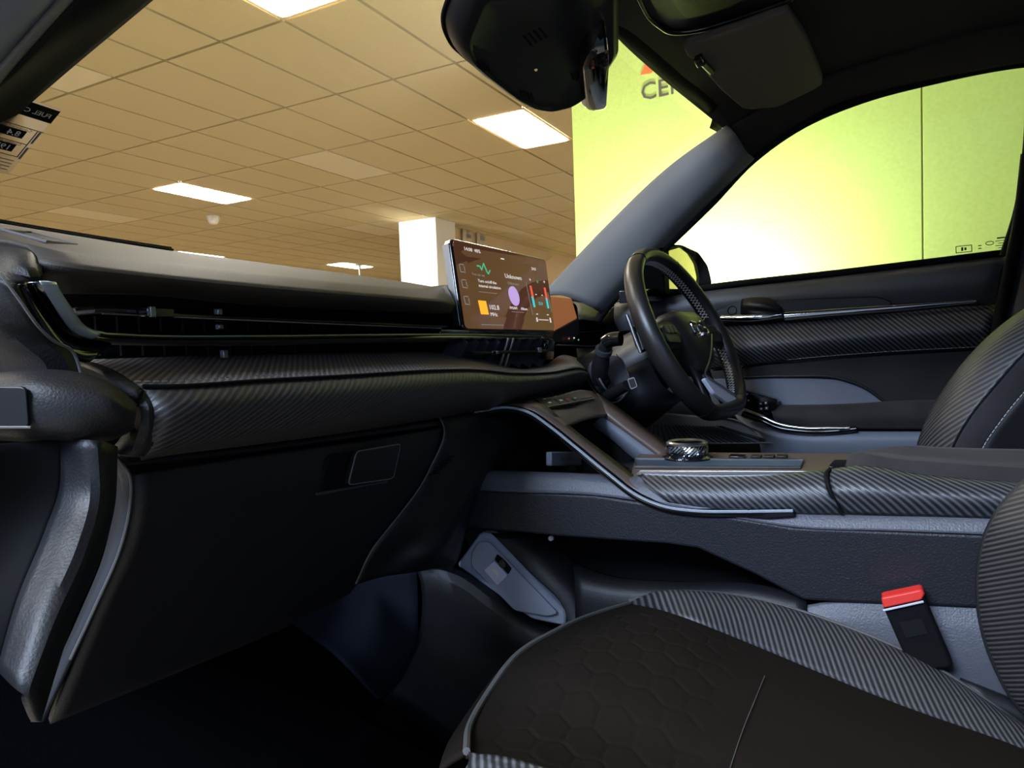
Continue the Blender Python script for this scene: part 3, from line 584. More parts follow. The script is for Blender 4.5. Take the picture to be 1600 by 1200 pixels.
loft('pad_front', [[p+Vector((0, .006, .003)) for p in seamp], seamp,
                   X3([(240, 640, 'y', .468), (260, 638, 'y', .465), (400, 626, 'y', .465), (560, 612, 'y', .465), (680, 600, 'y', .465), (740, 596, 'y', .465), (800, 598, 'y', .468), (860, 594, 'y', .472), (908, 586, 'y', .485), (918, 587, 'y', .50)]),
                   X3([(228, 696, 'y', .478), (250, 694, 'y', .476), (400, 674, 'y', .476), (560, 652, 'y', .476), (680, 634, 'y', .476), (740, 624, 'y', .476), (800, 617, 'y', .478), (860, 607, 'y', .482), (906, 597, 'y', .49), (916, 594, 'y', .505)]),
                   X3([(222, 710, 'y', .495), (250, 706, 'y', .495), (400, 686, 'y', .495), (560, 664, 'y', .495), (680, 645, 'y', .495), (740, 634, 'y', .495), (800, 626, 'y', .495), (860, 614, 'y', .495), (902, 603, 'y', .50), (912, 598, 'y', .51)]),
                   X3([(225, 700, 'y', .58), (250, 697, 'y', .58), (400, 680, 'y', .58), (560, 660, 'y', .58), (680, 642, 'y', .58), (740, 633, 'y', .58), (800, 625, 'y', .58), (860, 613, 'y', .58), (902, 603, 'y', .58), (912, 598, 'y', .58)])],
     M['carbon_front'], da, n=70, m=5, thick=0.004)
tube('pad_seam', [p+Vector((0, -.001, .004)) for p in seamp], 0.0016, M['black'], da, k=60, n=6)
def stitches(name, pts, count, ln, r, m, parent):
    pa = cr(pts, count*3); V, F = [], []
    for i in range(count):
        a, b = pa[i*3], pa[min(i*3+2, len(pa)-1)]; t = (b-a).normalized(); c = (a+b)/2
        n1 = t.orthogonal().normalized(); n2 = t.cross(n1); o = len(V)
        for s in (-1, 1):
            for k in range(4): V.append(c+t*ln/2*s+(n1*math.cos(k*math.pi/2)+n2*math.sin(k*math.pi/2))*r)
        F += [(o+k, o+(k+1) % 4, o+4+(k+1) % 4, o+4+k) for k in range(4)]+[(o, o+1, o+2, o+3), (o+4, o+5, o+6, o+7)]
    o = make(name, V, F, m, parent, smooth=False); o['kind'] = 'stuff'; return o
stitches('stitching', [p+Vector((0, .008, .008)) for p in seamp], 150, .0042, .0006, M['grey_mark'], da)
# left end of the pad: rolled leather end and plain strip above it
loft('pad_end', [X3([(124, 566, 'y', .585), (155, 572, 'y', .54), (192, 590, 'y', .50), (222, 612, 'y', .478)]), X3([(122, 572, 'y', .58), (150, 580, 'y', .53), (185, 600, 'y', .49), (216, 618, 'y', .472)]), X3([(130, 590, 'y', .58), (160, 598, 'y', .54), (190, 620, 'y', .50), (213, 632, 'y', .48)])], M['leather'], da, n=20, thick=0.004)
loft('pad_end_face', [X3([(222, 612, 'y', .479), (241, 622, 'y', .474), (245, 650, 'y', .47), (238, 690, 'y', .475), (224, 711, 'y', .49)]),
                      X3([(218, 622, 'y', .478), (230, 632, 'y', .471), (232, 655, 'y', .468), (224, 690, 'y', .475), (210, 711, 'y', .49)]),
                      X3([(206, 640, 'y', .51), (208, 655, 'y', .51), (200, 674, 'y', .51), (185, 695, 'y', .51), (165, 712, 'y', .51)])], M['leather'], da, n=20, thick=0.004)
# left end cap of the dashboard
loft('end_cap', [X3([(22, 446, 'y', .49), (35, 470, 'y', .495), (58, 504, 'y', .50), (84, 534, 'y', .505), (108, 552, 'y', .51), (128, 594, 'y', .51)]),
                 X3([(2, 436, 'y', .50), (15, 466, 'y', .50), (40, 502, 'y', .50), (68, 534, 'y', .505), (95, 558, 'y', .505), (112, 594, 'y', .505)]),
                 X3([(-80, 420, 'y', .60), (-70, 470, 'y', .60), (-60, 510, 'y', .60), (-50, 545, 'y', .60), (-40, 570, 'y', .60), (-40, 600, 'y', .60)])], M['leather'], da, n=24, thick=0.004)
loft('end_cap_top', [X3([(-100, 372, 'y', .66), (0, 382, 'y', .60), (35, 389, 'y', .57), (55, 399, 'y', .545), (62, 414, 'y', .535)]),
                     X3([(-100, 380, 'y', .63), (0, 392, 'y', .57), (30, 399, 'y', .54), (50, 409, 'y', .525), (62, 418, 'y', .525)]),
                     X3([(-100, 412, 'y', .60), (0, 422, 'y', .53), (25, 430, 'y', .515), (45, 433, 'y', .51), (62, 428, 'y', .515)]),
                     X3([(-100, 430, 'y', .61), (0, 437, 'y', .52), (22, 445, 'y', .505), (45, 442, 'y', .51), (63, 436, 'y', .525)])], M['leather'], da, n=20, thick=0.004)
tube('cap_edge', X3([(-30, 415, 'y', .53), (0, 428, 'y', .495), (30, 468, 'y', .49), (62, 512, 'y', .49), (90, 536, 'y', .495), (108, 544, 'y', .495), (130, 591, 'y', .495)]), 0.0011, M['piping'], da, k=40, n=6)  # pale tube painted in for the highlight along the cap edge
# ---- glovebox and panels under the pad
GBx = lambda pts: X3(pts)
loft('knee_panel', [X3([(150, 705, 'y', .54), (400, 688, 'y', .54), (560, 665, 'y', .54), (684, 648, 'y', .54)]), X3([(190, 728, 'y', .525), (400, 704, 'y', .525), (560, 682, 'y', .525), (693, 664, 'y', .525)])], M['plastic'], da, n=20, thick=0.004)
gb = loft('glovebox_door', [X3([(204, 742, 'y', .522), (400, 712, 'y', .522), (560, 690, 'y', .522), (692, 668, 'y', .522)]),
                       X3([(206, 760, 'y', .52), (400, 732, 'y', .52), (560, 710, 'y', .52), (688, 690, 'y', .522)]),
                       X3([(196, 840, 'y', .53), (390, 810, 'y', .53), (540, 790, 'y', .53), (668, 738, 'y', .53)]),
                       X3([(150, 950, 'y', .55), (360, 900, 'y', .55), (500, 870, 'y', .55), (600, 832, 'y', .55)]),
                       X3([(80, 1118, 'y', .585), (300, 1030, 'y', .585), (450, 965, 'y', .585), (556, 910, 'y', .585)]),
                       X3([(90, 1110, 'y', .66), (300, 1010, 'y', .68), (440, 955, 'y', .70), (545, 905, 'y', .70)])], M['plastic'], da, n=30, m=5, thick=0.005)
loft('glovebox_edge', [X3([(182, 716, 'y', .51), (203, 745, 'y', .515), (204, 780, 'y', .515), (190, 850, 'y', .52), (150, 945, 'y', .535), (100, 1050, 'y', .555), (64, 1128, 'y', .575)]),
                       X3([(174, 722, 'y', .54), (182, 750, 'y', .545), (182, 790, 'y', .55), (168, 860, 'y', .55), (128, 960, 'y', .565), (85, 1055, 'y', .58), (52, 1128, 'y', .59)])], M['plastic_grey'], da, n=30, thick=0.004)
tube('glovebox_bead', X3([(182, 716, 'y', .508), (203, 745, 'y', .512), (203, 790, 'y', .512), (190, 850, 'y', .516), (150, 945, 'y', .53), (110, 1030, 'y', .548)]), 0.0012, M['piping'], da, k=30, n=6)
# latch
fr = frame(P(556, 732, y=.516), P(612, 722, y=.516)-P(540, 735, y=.516), (0, .12, 1))
slab('latch_recess', rnd(X3([(497, 768, 'y', .5225), (508, 712, 'y', .5165), (560, 702, 'y', .5165), (560, 754, 'y', .5225)]), .008), (0, -.003, 0), M['black'], gb, bevel=.001)
slab('latch_handle', rnd(X3([(536, 757, 'y', .517), (549, 705, 'y', .511), (619, 693, 'y', .511), (607, 747, 'y', .517)]), .006), (0, -.008, 0), M['soft'], gb, bevel=.002, seg=3)
tube('latch_rim', [p+Vector((0, -.007, 0)) for p in rnd(X3([(536, 757, 'y', .517), (549, 705, 'y', .511), (619, 693, 'y', .511), (607, 747, 'y', .517)]), .006)], .0008, M['piping'], gb, closed=True, n=6)
tube('latch_lip', X3([(495, 772, 'y', .516), (540, 764, 'y', .516), (604, 752, 'y', .516)]), .0016, M['plastic_grey'], gb, n=8)
# side shroud between glovebox and console
loft('side_shroud', [X3([(684, 648, 'y', .53), (693, 665, 'y', .52), (672, 732, 'y', .525), (602, 832, 'y', .545), (586, 852, 'y', .55), (556, 912, 'y', .58)]),
                     X3([(720, 645, 'y', .53), (722, 680, 'y', .52), (702, 745, 'y', .52), (640, 838, 'y', .535), (622, 858, 'y', .545), (590, 902, 'y', .565)]),
                     X3([(770, 650, 'y', .53), (762, 690, 'y', .515), (735, 752, 'y', .51), (690, 842, 'y', .515), (670, 866, 'y', .52), (650, 892, 'y', .54)]),
                     X3([(830, 660, 'y', .56), (800, 700, 'y', .535), (752, 748, 'y', .53), (716, 830, 'y', .53), (706, 860, 'y', .53), (692, 884, 'y', .54)]),
                     X3([(850, 690, 'y', .62), (815, 722, 'y', .60), (765, 755, 'y', .58), (726, 835, 'y', .58), (716, 868, 'y', .58), (705, 890, 'y', .58)])],
     M['plastic'], da, n=30, m=5, thick=0.004)
tube('shroud_bead', X3([(684, 648, 'y', .527), (693, 665, 'y', .516), (672, 732, 'y', .52), (602, 832, 'y', .54), (586, 852, 'y', .545), (556, 912, 'y', .575)]), 0.0011, M['piping'], da, k=40, n=6)
for k in range(6):
    a = P(670+k*5.5, 742-k*5.2, y=.514); b = P(686+k*4.5, 738-k*5.0, y=.512)
    tube('speaker_slot', [a, b], .0012, M['black'], da, n=6)
# ---- centre vents under the screen
slab('centre_vent_box', X3([(700, 528, 'y', .56), (862, 530, 'y', .56), (858, 566, 'y', .60), (800, 572, 'y', .60), (700, 556, 'y', .60)]), (0, .1, 0), M['black'], da, bevel=.002)
slab('centre_vent_lid', rnd(X3([(688, 515, 'y', .548), (845, 519, 'y', .548), (864, 526, 'y', .548), (862, 538, 'y', .548), (845, 533, 'y', .548), (688, 525, 'y', .548)]), .004), (0, .08, 0), M['gloss'], da, bevel=.0015)
loft('vent_side_post', [X3([(850, 532, 'y', .545), (864, 532, 'y', .55)]), X3([(848, 562, 'y', .56), (862, 560, 'y', .57)])], M['gloss'], da, n=4, thick=.008)
for k in range(9):
    u = 708+k*17
    a, b = P(u, 533, y=.556), P(u+2, 562, y=.575)
    box('vent_fin', frame((a+b)/2, (1, 0, 0), (a-b)), 0, 0, 0, .002, (a-b).length, .03, M['plastic_grey'], da, bevel=0)
tube('centre_vane', X3([(734, 552, 'y', .545), (850, 548, 'y', .545)]), .003, M['soft'], da, flat=2.5, up=(0, 0, 1))
for u in (784, 792): 
    a, b = P(u-1, 536, y=.542), P(u+6, 568, y=.556); box('vent_lever', frame((a+b)/2, (1, 0, 0), (a-b)), 0, 0, 0, .0055, (a-b).length, .004, M['satin'], da, bevel=.001)
fr = frame(P(772, 551, y=.54), (1, 0, 0), (0, 0, 1)); box('vane_slider', fr, 0, 0, 0, .020, .006, .006, M['dark_chrome'], da, bevel=.001); box('slider_clip', fr, .006, 0, .002, .008, .005, .004, M['satin'], da, bevel=.0005)
fr = frame(P(842, 547, y=.54), (1, 0, 0), (0, 0, 1)); box('vane_slider', fr, 0, 0, 0, .014, .009, .006, M['satin'], da, bevel=.001)
# ---- driver side of the dashboard
loft('driver_pad', [X3([(880, 470, 'y', .80), (960, 478, 'y', .72), (1010, 492, 'y', .68)]), X3([(900, 476, 'y', .70), (955, 486, 'y', .64), (1000, 497, 'y', .62)]), X3([(904, 498, 'y', .64), (955, 504, 'y', .62), (1000, 506, 'y', .61)]), X3([(904, 506, 'y', .68), (955, 508, 'y', .68), (1000, 509, 'y', .68)])], M['top_leather'], da, n=16, thick=.004)
slab('driver_vent', X3([(860, 506, 'y', .66), (1010, 506, 'y', .66), (1010, 530, 'y', .66), (860, 545, 'y', .66)]), (0, .05, 0), M['black'], da)
tube('driver_vane', X3([(905, 519, 'y', .65), (990, 512, 'y', .65)]), .003, M['dark_chrome'], da); tube('driver_blade', X3([(862, 540, 'y', .64), (930, 541, 'y', .64), (1000, 538, 'y', .64)]), .004, M['dark_chrome'], da)
loft('column_panel', [X3([(900, 545, 'y', .63), (1010, 545, 'y', .66), (1150, 560, 'y', .68), (1250, 580, 'y', .68)]), X3([(905, 590, 'y', .60), (960, 600, 'y', .58), (1060, 620, 'y', .58), (1160, 640, 'y', .60)]), X3([(900, 650, 'y', .66), (960, 680, 'y', .68), (1060, 700, 'y', .72), (1160, 720, 'y', .74)])], M['soft'], da, n=20, thick=.005)

# instrument display behind the wheel
idp = thing('instrument_display', P(880, 520, y=.62), 'instrument display, warm reflection painted brown, with dark lower face behind the steering wheel', 'display')
tp = X3([(845, 462, 'y', .60), (893, 466, 'y', .60), (902, 497, 'y', .60), (866, 517, 'y', .60), (840, 517, 'y', .60)])
slab('screen_face', rnd(tp, .004), (0, .015, 0), M['brown'], idp, bevel=.001)
bt = X3([(866, 518, 'y', .598), (903, 498, 'y', .598), (906, 520, 'y', .598), (895, 535, 'y', .598), (860, 535, 'y', .598)])
slab('lower_face', bt, (0, .02, 0), M['soft'], idp, bevel=.001)
slab('housing', [p+Vector((.0, .016, 0)) for p in X3([(842, 462, 'y', .60), (894, 465, 'y', .60), (904, 498, 'y', .60), (906, 522, 'y', .60), (895, 536, 'y', .60), (842, 536, 'y', .60)])], (0, .03, 0), M['soft'], idp, bevel=.002)
for u, v, m in ((889, 529, 'e_red'), (897, 528, 'e_white'), (904, 531, 'e_green')):
    box('warning_light', frame(P(u, v, y=.592), (1, 0, 0), (0, 0, 1)), 0, 0, 0, .003, .003, .002, M[m], idp, bevel=0)

# ================================================================== TOUCHSCREEN
A, B_, D_, E_ = P(704, 371, y=.580), P(853, 404, y=.555), P(868, 519, y=.530), P(725, 517, y=.548)
ts = thing('touchscreen', E_, 'wide tablet touchscreen with app tiles standing on the dashboard centre', 'screen')
xa = ((B_-A)+(D_-E_)).normalized(); ya = ((A-E_)+(B_-D_)).normalized(); nn = xa.cross(ya).normalized()
def sc(s, t, z=0.0):   # s, t in 0..1 from the top left corner of the glass
    p = (A*(1-s)+B_*s)*(1-t)+(E_*(1-s)+D_*s)*t
    return p+nn*z
if nn.y > 0: nn = -nn
corner = rnd([sc(0, 0), sc(1, 0), sc(1, 1), sc(0, 1)], .012, 5)
slab('casing', [p-nn*.001 for p in corner], -nn*.016, M['gloss'], ts, bevel=.003, seg=3)
inn = rnd([sc(.012, .02), sc(.988, .02), sc(.988, .975), sc(.012, .975)], .010, 5)
glassf = slab('glass_face', inn, nn*.0006, M['screen'], ts, bevel=0)
slab('edge_band', [p+Vector((-.002, .002, 0)) for p in [sc(0.0, .06, -.002), sc(0.0, .94, -.002), sc(0.0, .94, -.014), sc(0.0, .06, -.014)]], (-.001, 0, 0), M['satin'], ts, bevel=.0004)
slab('stand', X3([(760, 515, 'y', .59), (835, 517, 'y', .59), (835, 530, 'y', .60), (760, 528, 'y', .60)]), (0, .03, 0), M['soft'], ts)
SW, SH = (B_-A).length, (A-E_).length
def scf(s, t):
    o = sc(s, t, .0012); return frame(o, sc(s+.05, t)-sc(s-.05, t), sc(s, t-.05)-sc(s, t+.05))
def sbar(name, s, t, w, h, m): 
    f = scf(s, t); box(name, f, 0, 0, 0, w*SW, h*SH, .0004, M[m], ts, bevel=0)
def stext(s, t, body, size, m='e_white', al='LEFT', sx=1.25): text('screen_text', body, scf(s, t), size*SH, M[m], ts, depth=.0001, sx=sx, align=al)
stext(.10, .115, '14:08  40%', .055); stext(.79, .20, '24.0', .05); sbar('screen_mark', .47, .13, .035, .012, 'e_white')
zz = [(.20, .27), (.225, .27), (.24, .31), (.265, .23), (.29, .33), (.30, .345), (.32, .30)]
tube('screen_graph', [sc(s, t, .0014) for s, t in zz], .0012, M['e_green'], ts, n=5)
stext(.14, .385, 'You can say', .040, 'e_grey'); stext(.19, .455, 'Turn on/off the', .046); stext(.19, .51, 'internal circulation', .046)
sbar('screen_line', .27, .565, .18, .005, 'e_grey'); sbar('screen_line', .27, .93, .22, .006, 'e_grey')
stext(.47, .36, 'Unknown', .075, al='LEFT'); stext(.49, .435, 'Unknown', .050, 'e_grey')
f = scf(.54, .57); V = [f(0, 0, .0006)]+[f(.016*math.cos(k*math.pi/12)*1.1, .018*math.sin(k*math.pi/12), 0) for k in range(24)]
make('screen_ball', V, [(0, 1+k, 1+(k+1) % 24) for k in range(24)], M['e_purple'], ts)
sbar('radio_tile', .205, .74, .075, .15, 'e_orange'); stext(.26, .755, '102.8', .075); stext(.265, .83, 'MHz', .058)
stext(.475, .735, 'FM/AM', .045); stext(.60, .735, 'Album', .045); sbar('screen_line', .56, .765, .14, .005, 'e_grey')
for t in (.33, .50, .68): 
    f = scf(.062, t)
    for dx, dy, w_, h_ in ((0, .010, .014, .002), (0, -.008, .014, .002), (-.007, 0, .002, .018), (.005, .001, .002, .012)): box('screen_icon', f, dx, dy*.7, 0, w_*.8, h_*.7, .0003, M['e_grey'], ts, bevel=0)
for s in (.755, .93):
    sbar('heat_bar', s+.0, .49, .022, .15, 'e_red'); sbar('cool_bar', s+.005, .62, .022, .13, 'e_cyan')
    stext(s-.012, .36, '+', .07); sbar('screen_mark', s+.05 if s < .9 else s-.05, .52, .014, .010, 'e_white'); sbar('screen_mark', s+.03 if s < .9 else s-.01, .775, .02, .010, 'e_white')
stext(.82, .65, '22.0', .05, 'e_cyan')
for k in range(8): sbar('fan_tick', .80+k*.016, .845, .008, .012, 'e_white')
sbar('fan_icon', .775, .845, .012, .05, 'e_white'); sbar('fan_icon', .945, .845, .014, .06, 'e_white')
stext(.835, .39, '*', .08, 'e_green'); sbar('screen_line', .715, .58, .003, .40, 'e_grey'); sbar('screen_line', .965, .60, .003, .25, 'e_grey')

# ================================================================== STEERING WHEEL + COLUMN
WC = W(.37, .335, .018); TAU = math.radians(25); PSI = math.radians(8)
wxa = Vector((math.cos(PSI), -math.sin(PSI), 0)); wn = Vector((-math.sin(PSI)*math.cos(TAU), -math.cos(PSI)*math.cos(TAU), math.sin(TAU))); wya = wn.cross(wxa)
wf_ = frame(WC, wxa, wya)           # local z points at the driver
sw = thing('steering_wheel', WC, 'black leather steering wheel with pale cross stitching and chrome lower spoke', 'steering wheel')
def rim_pt(th, r=.186, z=0.0):
    x, y = r*math.cos(th), r*math.sin(th)
    lim = -.168
    if y < lim: y = lim-(lim-y)*.25
    return wf_(x, y, z)
NR = 96; V = []
for i in range(NR):
    th = 2*math.pi*i/NR
    c = rim_pt(th); r_ = (c-WC).normalized()
    for j in range(14):
        a = 2*math.pi*j/14; V.append(c+r_*math.cos(a)*.0155+wn*math.sin(a)*.0205)
F = grid_faces(NR, 14, True)+[((NR-1)*14+j, (NR-1)*14+(j+1) % 14, (j+1) % 14, j) for j in range(14)]
make('rim', V, F, M['wheel'], sw)
for th in (math.radians(118), math.radians(62), math.radians(238), math.radians(302)):
    c = rim_pt(th); r_ = (c-WC).normalized(); tube('rim_seam', [c+r_*math.cos(a)*.0158+wn*math.sin(a)*.0208 for a in [2*math.pi*k/16 for k in range(16)]], .0007, M['black'], sw, closed=True, n=5)
# cross stitching on the inner face of the rim
V, F = [], []
for a0, a1 in ((14, 108), (-60, -4), (158, 235)):
    n = int((a1-a0)/2.6)
    for k in range(n):
        for s in (-1, 1):
            t0 = math.radians(a0+(a1-a0)*k/n); t1 = math.radians(a0+(a1-a0)*(k+1)/n)
            p, q = rim_pt(t0, .186-.0161, -.003-.007*s), rim_pt(t1, .186-.0161, -.003+.007*s)
            d = (q-p).normalized(); n1 = (wn-d*d.dot(wn)).normalized(); n2 = d.cross(n1); o = len(V)
            for e_ in (p, q):
                for h in range(4): V.append(e_+(n1*math.cos(h*math.pi/2)+n2*math.sin(h*math.pi/2))*.0009)
            F += [(o+h, o+(h+1) % 4, o+4+(h+1) % 4, o+4+h) for h in range(4)]
make('stitching', V, F, M['thread'], sw, smooth=False)['kind'] = 'stuff'
# hub
hub = [(-.085, .030), (-.06, .046), (0, .050), (.06, .046), (.085, .030), (.088, -.008), (.066, -.045), (.03, -.078), (-.03, -.078), (-.066, -.045), (-.088, -.008)]
def ring(sc_, z): return [wf_(x*sc_, y*sc_, z) for x, y in hub]
rings = [ring(.95, -.035), ring(1.06, -.02), ring(1.0, .006), ring(.86, .018), ring(.5, .025), ring(.02, .027)]
rr = [cr(r, 44, True) for r in rings]
make('hub', [p for r in rr for p in r], grid_faces(len(rr), 44, True), M['wheel'], sw)
for s in (-1, 1):
    loft('spoke', [[wf_(s*.068, .03, .004), wf_(s*.12, .022, -.004), wf_(s*.178, .015, -.004)], [wf_(s*.07, .0, .010), wf_(s*.12, -.002, .006), wf_(s*.178, -.006, .004)], [wf_(s*.066, -.032, .004), wf_(s*.12, -.03, -.004), wf_(s*.176, -.035, -.004)]], M['soft'], sw, n=14, thick=.012)
    plate('button_pad', wf_, [(s*.085, .018), (s*.145, .014), (s*.15, -.022), (s*.09, -.024)], .008, .013, M['soft'], sw, r=.008)
    for k in range(3): plate('spoke_button', wf_, [(s*(.09+k*.018), .012), (s*(.104+k*.018), .012), (s*(.104+k*.018), -.004), (s*(.09+k*.018), -.004)], .012, .0155, M['soft'], sw, r=.002)
# lower V spoke with bright outline
lowp = [(-.055, -.055), (.055, -.055), (.03, -.10), (.045, -.165), (-.045, -.165), (-.03, -.10)]
plate('lower_spoke', wf_, [(-.050, -.100), (-.020, -.100), (.062, -.140), (.078, -.160), (.028, -.166), (-.034, -.134)], .0, .009, M['usb2'], sw, r=.006, bevel=.002)
tube('spoke_trim', [wf_(.047, -.016, .029), wf_(.018, -.042, .027), wf_(-.020, -.074, .020), wf_(-.046, -.094, .013), wf_(-.024, -.105, .011), wf_(.03, -.130, .011), wf_(.066, -.148, .012)], .0034, M['satin'], sw, k=50, flat=.6)
for s_ in (-1, 1):
    loft('lower_arm', [[wf_(s_*.03, -.06, -.006), wf_(s_*.024, -.10, -.008), wf_(s_*.04, -.165, -.008)], [wf_(s_*.06, -.04, -.010), wf_(s_*.04, -.10, -.012), wf_(s_*.058, -.16, -.012)]], M['soft'], sw, n=10, thick=.012)
# raised metal emblem on the hub
tube('emblem', [wf_(x, y, .0275) for x, y in ((-.010, .012), (-.034, .012), (-.036, .0), (-.034, -.010), (-.012, -.010), (-.012, .002))], .0028, M['chrome'], sw, k=30, n=8)
tube('emblem', [wf_(x, y, .0275) for x, y in ((.036, .011), (.016, .014), (.008, .008), (.016, .001), (.032, -.001), (.036, -.008), (.026, -.014), (.008, -.012))], .0032, M['chrome'], sw, k=36, n=8)
# column, paddle, stalks
sc_ = thing('steering_column', WC-wn*.12, 'black steering column shroud with stalk bases behind the wheel', 'steering column')
def colring(z, sx, sy, dy=0): return [wf_(sx*math.cos(2*math.pi*k/28), dy+sy*math.sin(2*math.pi*k/28), z) for k in range(28)]
rr = [colring(-.036, .06, .05), colring(-.045, .075, .062, -.004), colring(-.10, .085, .072, -.01), colring(-.16, .095, .08, -.015), colring(-.26, .10, .09, -.02)]
make('shroud', [p for r in rr for p in r], grid_faces(len(rr), 28, True)+[tuple(range(28))], M['soft'], sc_)
loft('lower_shroud', [[wf_(-.10, -.02, -.06), wf_(-.09, -.08, -.06), wf_(0, -.11, -.06), wf_(.09, -.08, -.06)], [wf_(-.13, -.02, -.2), wf_(-.12, -.11, -.2), wf_(0, -.14, -.2), wf_(.12, -.11, -.2)]], M['soft'], sc_, n=16, thick=.004)
pp = X3([(979, 492, 'x', .245), (984, 505, 'x', .245), (992, 528, 'x', .245), (1001, 551, 'x', .245)])
tube('paddle', pp, .0038, M['satin'], sc_, k=16, flat=.7)
slab('paddle_arm', X3([(986, 512, 'x', .25), (1004, 502, 'x', .27), (1018, 520, 'x', .28), (1020, 545, 'x', .28), (1002, 552, 'x', .25), (994, 540, 'x', .25)]), (.01, .006, 0), M['soft'], sc_, bevel=.002)
for k in range(3): tube('switch_key', X3([(996+k*8, 518-k*3, 'x', .246+k*.008), (1005+k*8, 546-k*4, 'x', .246+k*.008)]), .0025, M['plastic_grey'], sc_, n=6)
st = thing('wiper_stalk', P(937, 597, y=.46), 'upright black control stalk with glossy tip beside the steering column', 'lever')
def xs(l): return X3(l)
sp1 = xs([(936, 600, 'x', .20), (937, 580, 'x', .19), (940, 560, 'x', .18), (944, 545, 'x', .17), (952, 534, 'x', .165), (968, 530, 'x', .16)])
tube('arm', sp1, lambda s: .012+.005*math.sin(min(1, s*1.6)*math.pi) if s < .6 else .012, M['soft'], st, k=26, n=14)
tube('tip', xs([(946, 536, 'x', .158), (954, 531, 'x', .156), (970, 529, 'x', .154)]), lambda s: .0135, M['gloss'], st, k=8, n=14)
tube('ring', [sp1[3]*.6+sp1[2]*.4, sp1[3]], .0165, M['plastic_grey'], st, n=16)
lathe('boot', frame(P(938, 594, x=.205), (1, .2, 0), (0, .5, 1)), [(.028, -.002), (.026, .004), (.017, .007), (.014, .016)], M['black'], st); 
tube('boot_rim', [frame(P(938, 594, x=.205), (1, .2, 0), (0, .5, 1))(.026*math.cos(a), .026*math.sin(a), .004) for a in [k*math.pi/12 for k in range(24)]], .002, M['piping'], st, closed=True, n=6)
s2 = thing('cruise_stalk', P(950, 615, y=.44), 'short black control stalk with silver edged end below the upright stalk', 'lever')
tube('arm', xs([(950, 618, 'x', .20), (962, 612, 'x', .185), (980, 602, 'x', .165)]), lambda s: .012-.002*s, M['soft'], s2, k=10, n=14)
cp = rnd(xs([(981, 593, 'x', .16), (991, 590, 'x', .16), (996, 604, 'x', .16), (986, 608, 'x', .16)]), .003)
slab('end_cap', cp, (.01, 0, 0), M['soft'], s2, bevel=.001); tube('end_trim', cp, .0013, M['satin'], s2, closed=True, n=6)
pl = xs([(918, 572, 'x', .22), (935, 555, 'x', .22), (970, 556, 'x', .23), (985, 585, 'x', .235), (985, 612, 'x', .235), (968, 626, 'x', .23), (950, 626, 'x', .225), (925, 603, 'x', .22)])
slab('stalk_plate', rnd(pl, .012), (.012, .006, 0), M['plastic_grey'], sc_, bevel=.002)
tube('plate_rim', xs([(917, 592, 'x', .218), (930, 612, 'x', .218), (945, 627, 'x', .22), (964, 628, 'x', .225), (976, 618, 'x', .23)]), .0013, M['satin'], sc_, k=20, n=6)
tube('plate_rim', xs([(962, 553, 'x', .222), (974, 566, 'x', .226), (982, 586, 'x', .23)]), .001, M['piping'], sc_, k=12, n=6)

# ================================================================== CENTRE CONSOLE
co = thing('centre_console', W(0, .2, -.6), 'black centre console with sloping bridge, rotary selector and ribbed padded armrest', 'console')
XS = -.14
loft('side_ledge', [X3([(735, 737, 'x', -.10), (800, 738, 'x', -.10), (930, 742, 'x', -.10), (1100, 752, 'x', -.10), (1240, 795, 'x', -.12), (1400, 798, 'x', -.12), (1570, 803, 'x', -.12), (1650, 808, 'x', -.12)]),
                    X3([(742, 741, 'x', -.135), (800, 743, 'x', -.135), (930, 750, 'x', -.135), (1100, 775, 'x', -.135), (1240, 803, 'x', -.137), (1400, 808, 'x', -.138), (1570, 812, 'x', -.138), (1650, 817, 'x', -.138)]),
                    X3([(744, 766, 'x', -.146), (800, 769, 'x', -.146), (930, 774, 'x', -.146), (1100, 800, 'x', -.146), (1240, 824, 'x', -.147), (1400, 830, 'x', -.148), (1570, 837, 'x', -.148), (1650, 842, 'x', -.148)])],
     M['ledge_lit'], co, n=40, m=5, thick=.004)
slab('side_panel', X3([(744, 766, 'x', -.1455), (930, 774, 'x', -.1455), (1100, 800, 'x', -.1455), (1240, 824, 'x', -.1465), (1570, 837, 'x', -.1475), (1650, 842, 'x', -.1475), (1650, 960, 'x', -.135), (1530, 950, 'x', -.135), (1330, 942, 'x', -.135), (1255, 938, 'x', -.135), (1180, 898, 'x', -.14), (1090, 857, 'x', -.14), (1040, 850, 'x', -.14), (870, 838, 'x', -.14), (725, 824, 'x', -.14)]), (.02, 0, 0), M['side'], co, bevel=.004, seg=3)
loft('lower_cover', [X3([(1235, 950, 'x', -.125), (1330, 936, 'x', -.125), (1530, 945, 'x', -.125), (1680, 955, 'x', -.125)]), X3([(1215, 975, 'x', -.135), (1330, 975, 'x', -.135), (1530, 985, 'x', -.135), (1680, 995, 'x', -.135)]), X3([(1200, 1120, 'x', -.12), (1330, 1130, 'x', -.12), (1530, 1150, 'x', -.12), (1680, 1160, 'x', -.12)])], M['ledge_lit'], co, n=16, thick=.004)
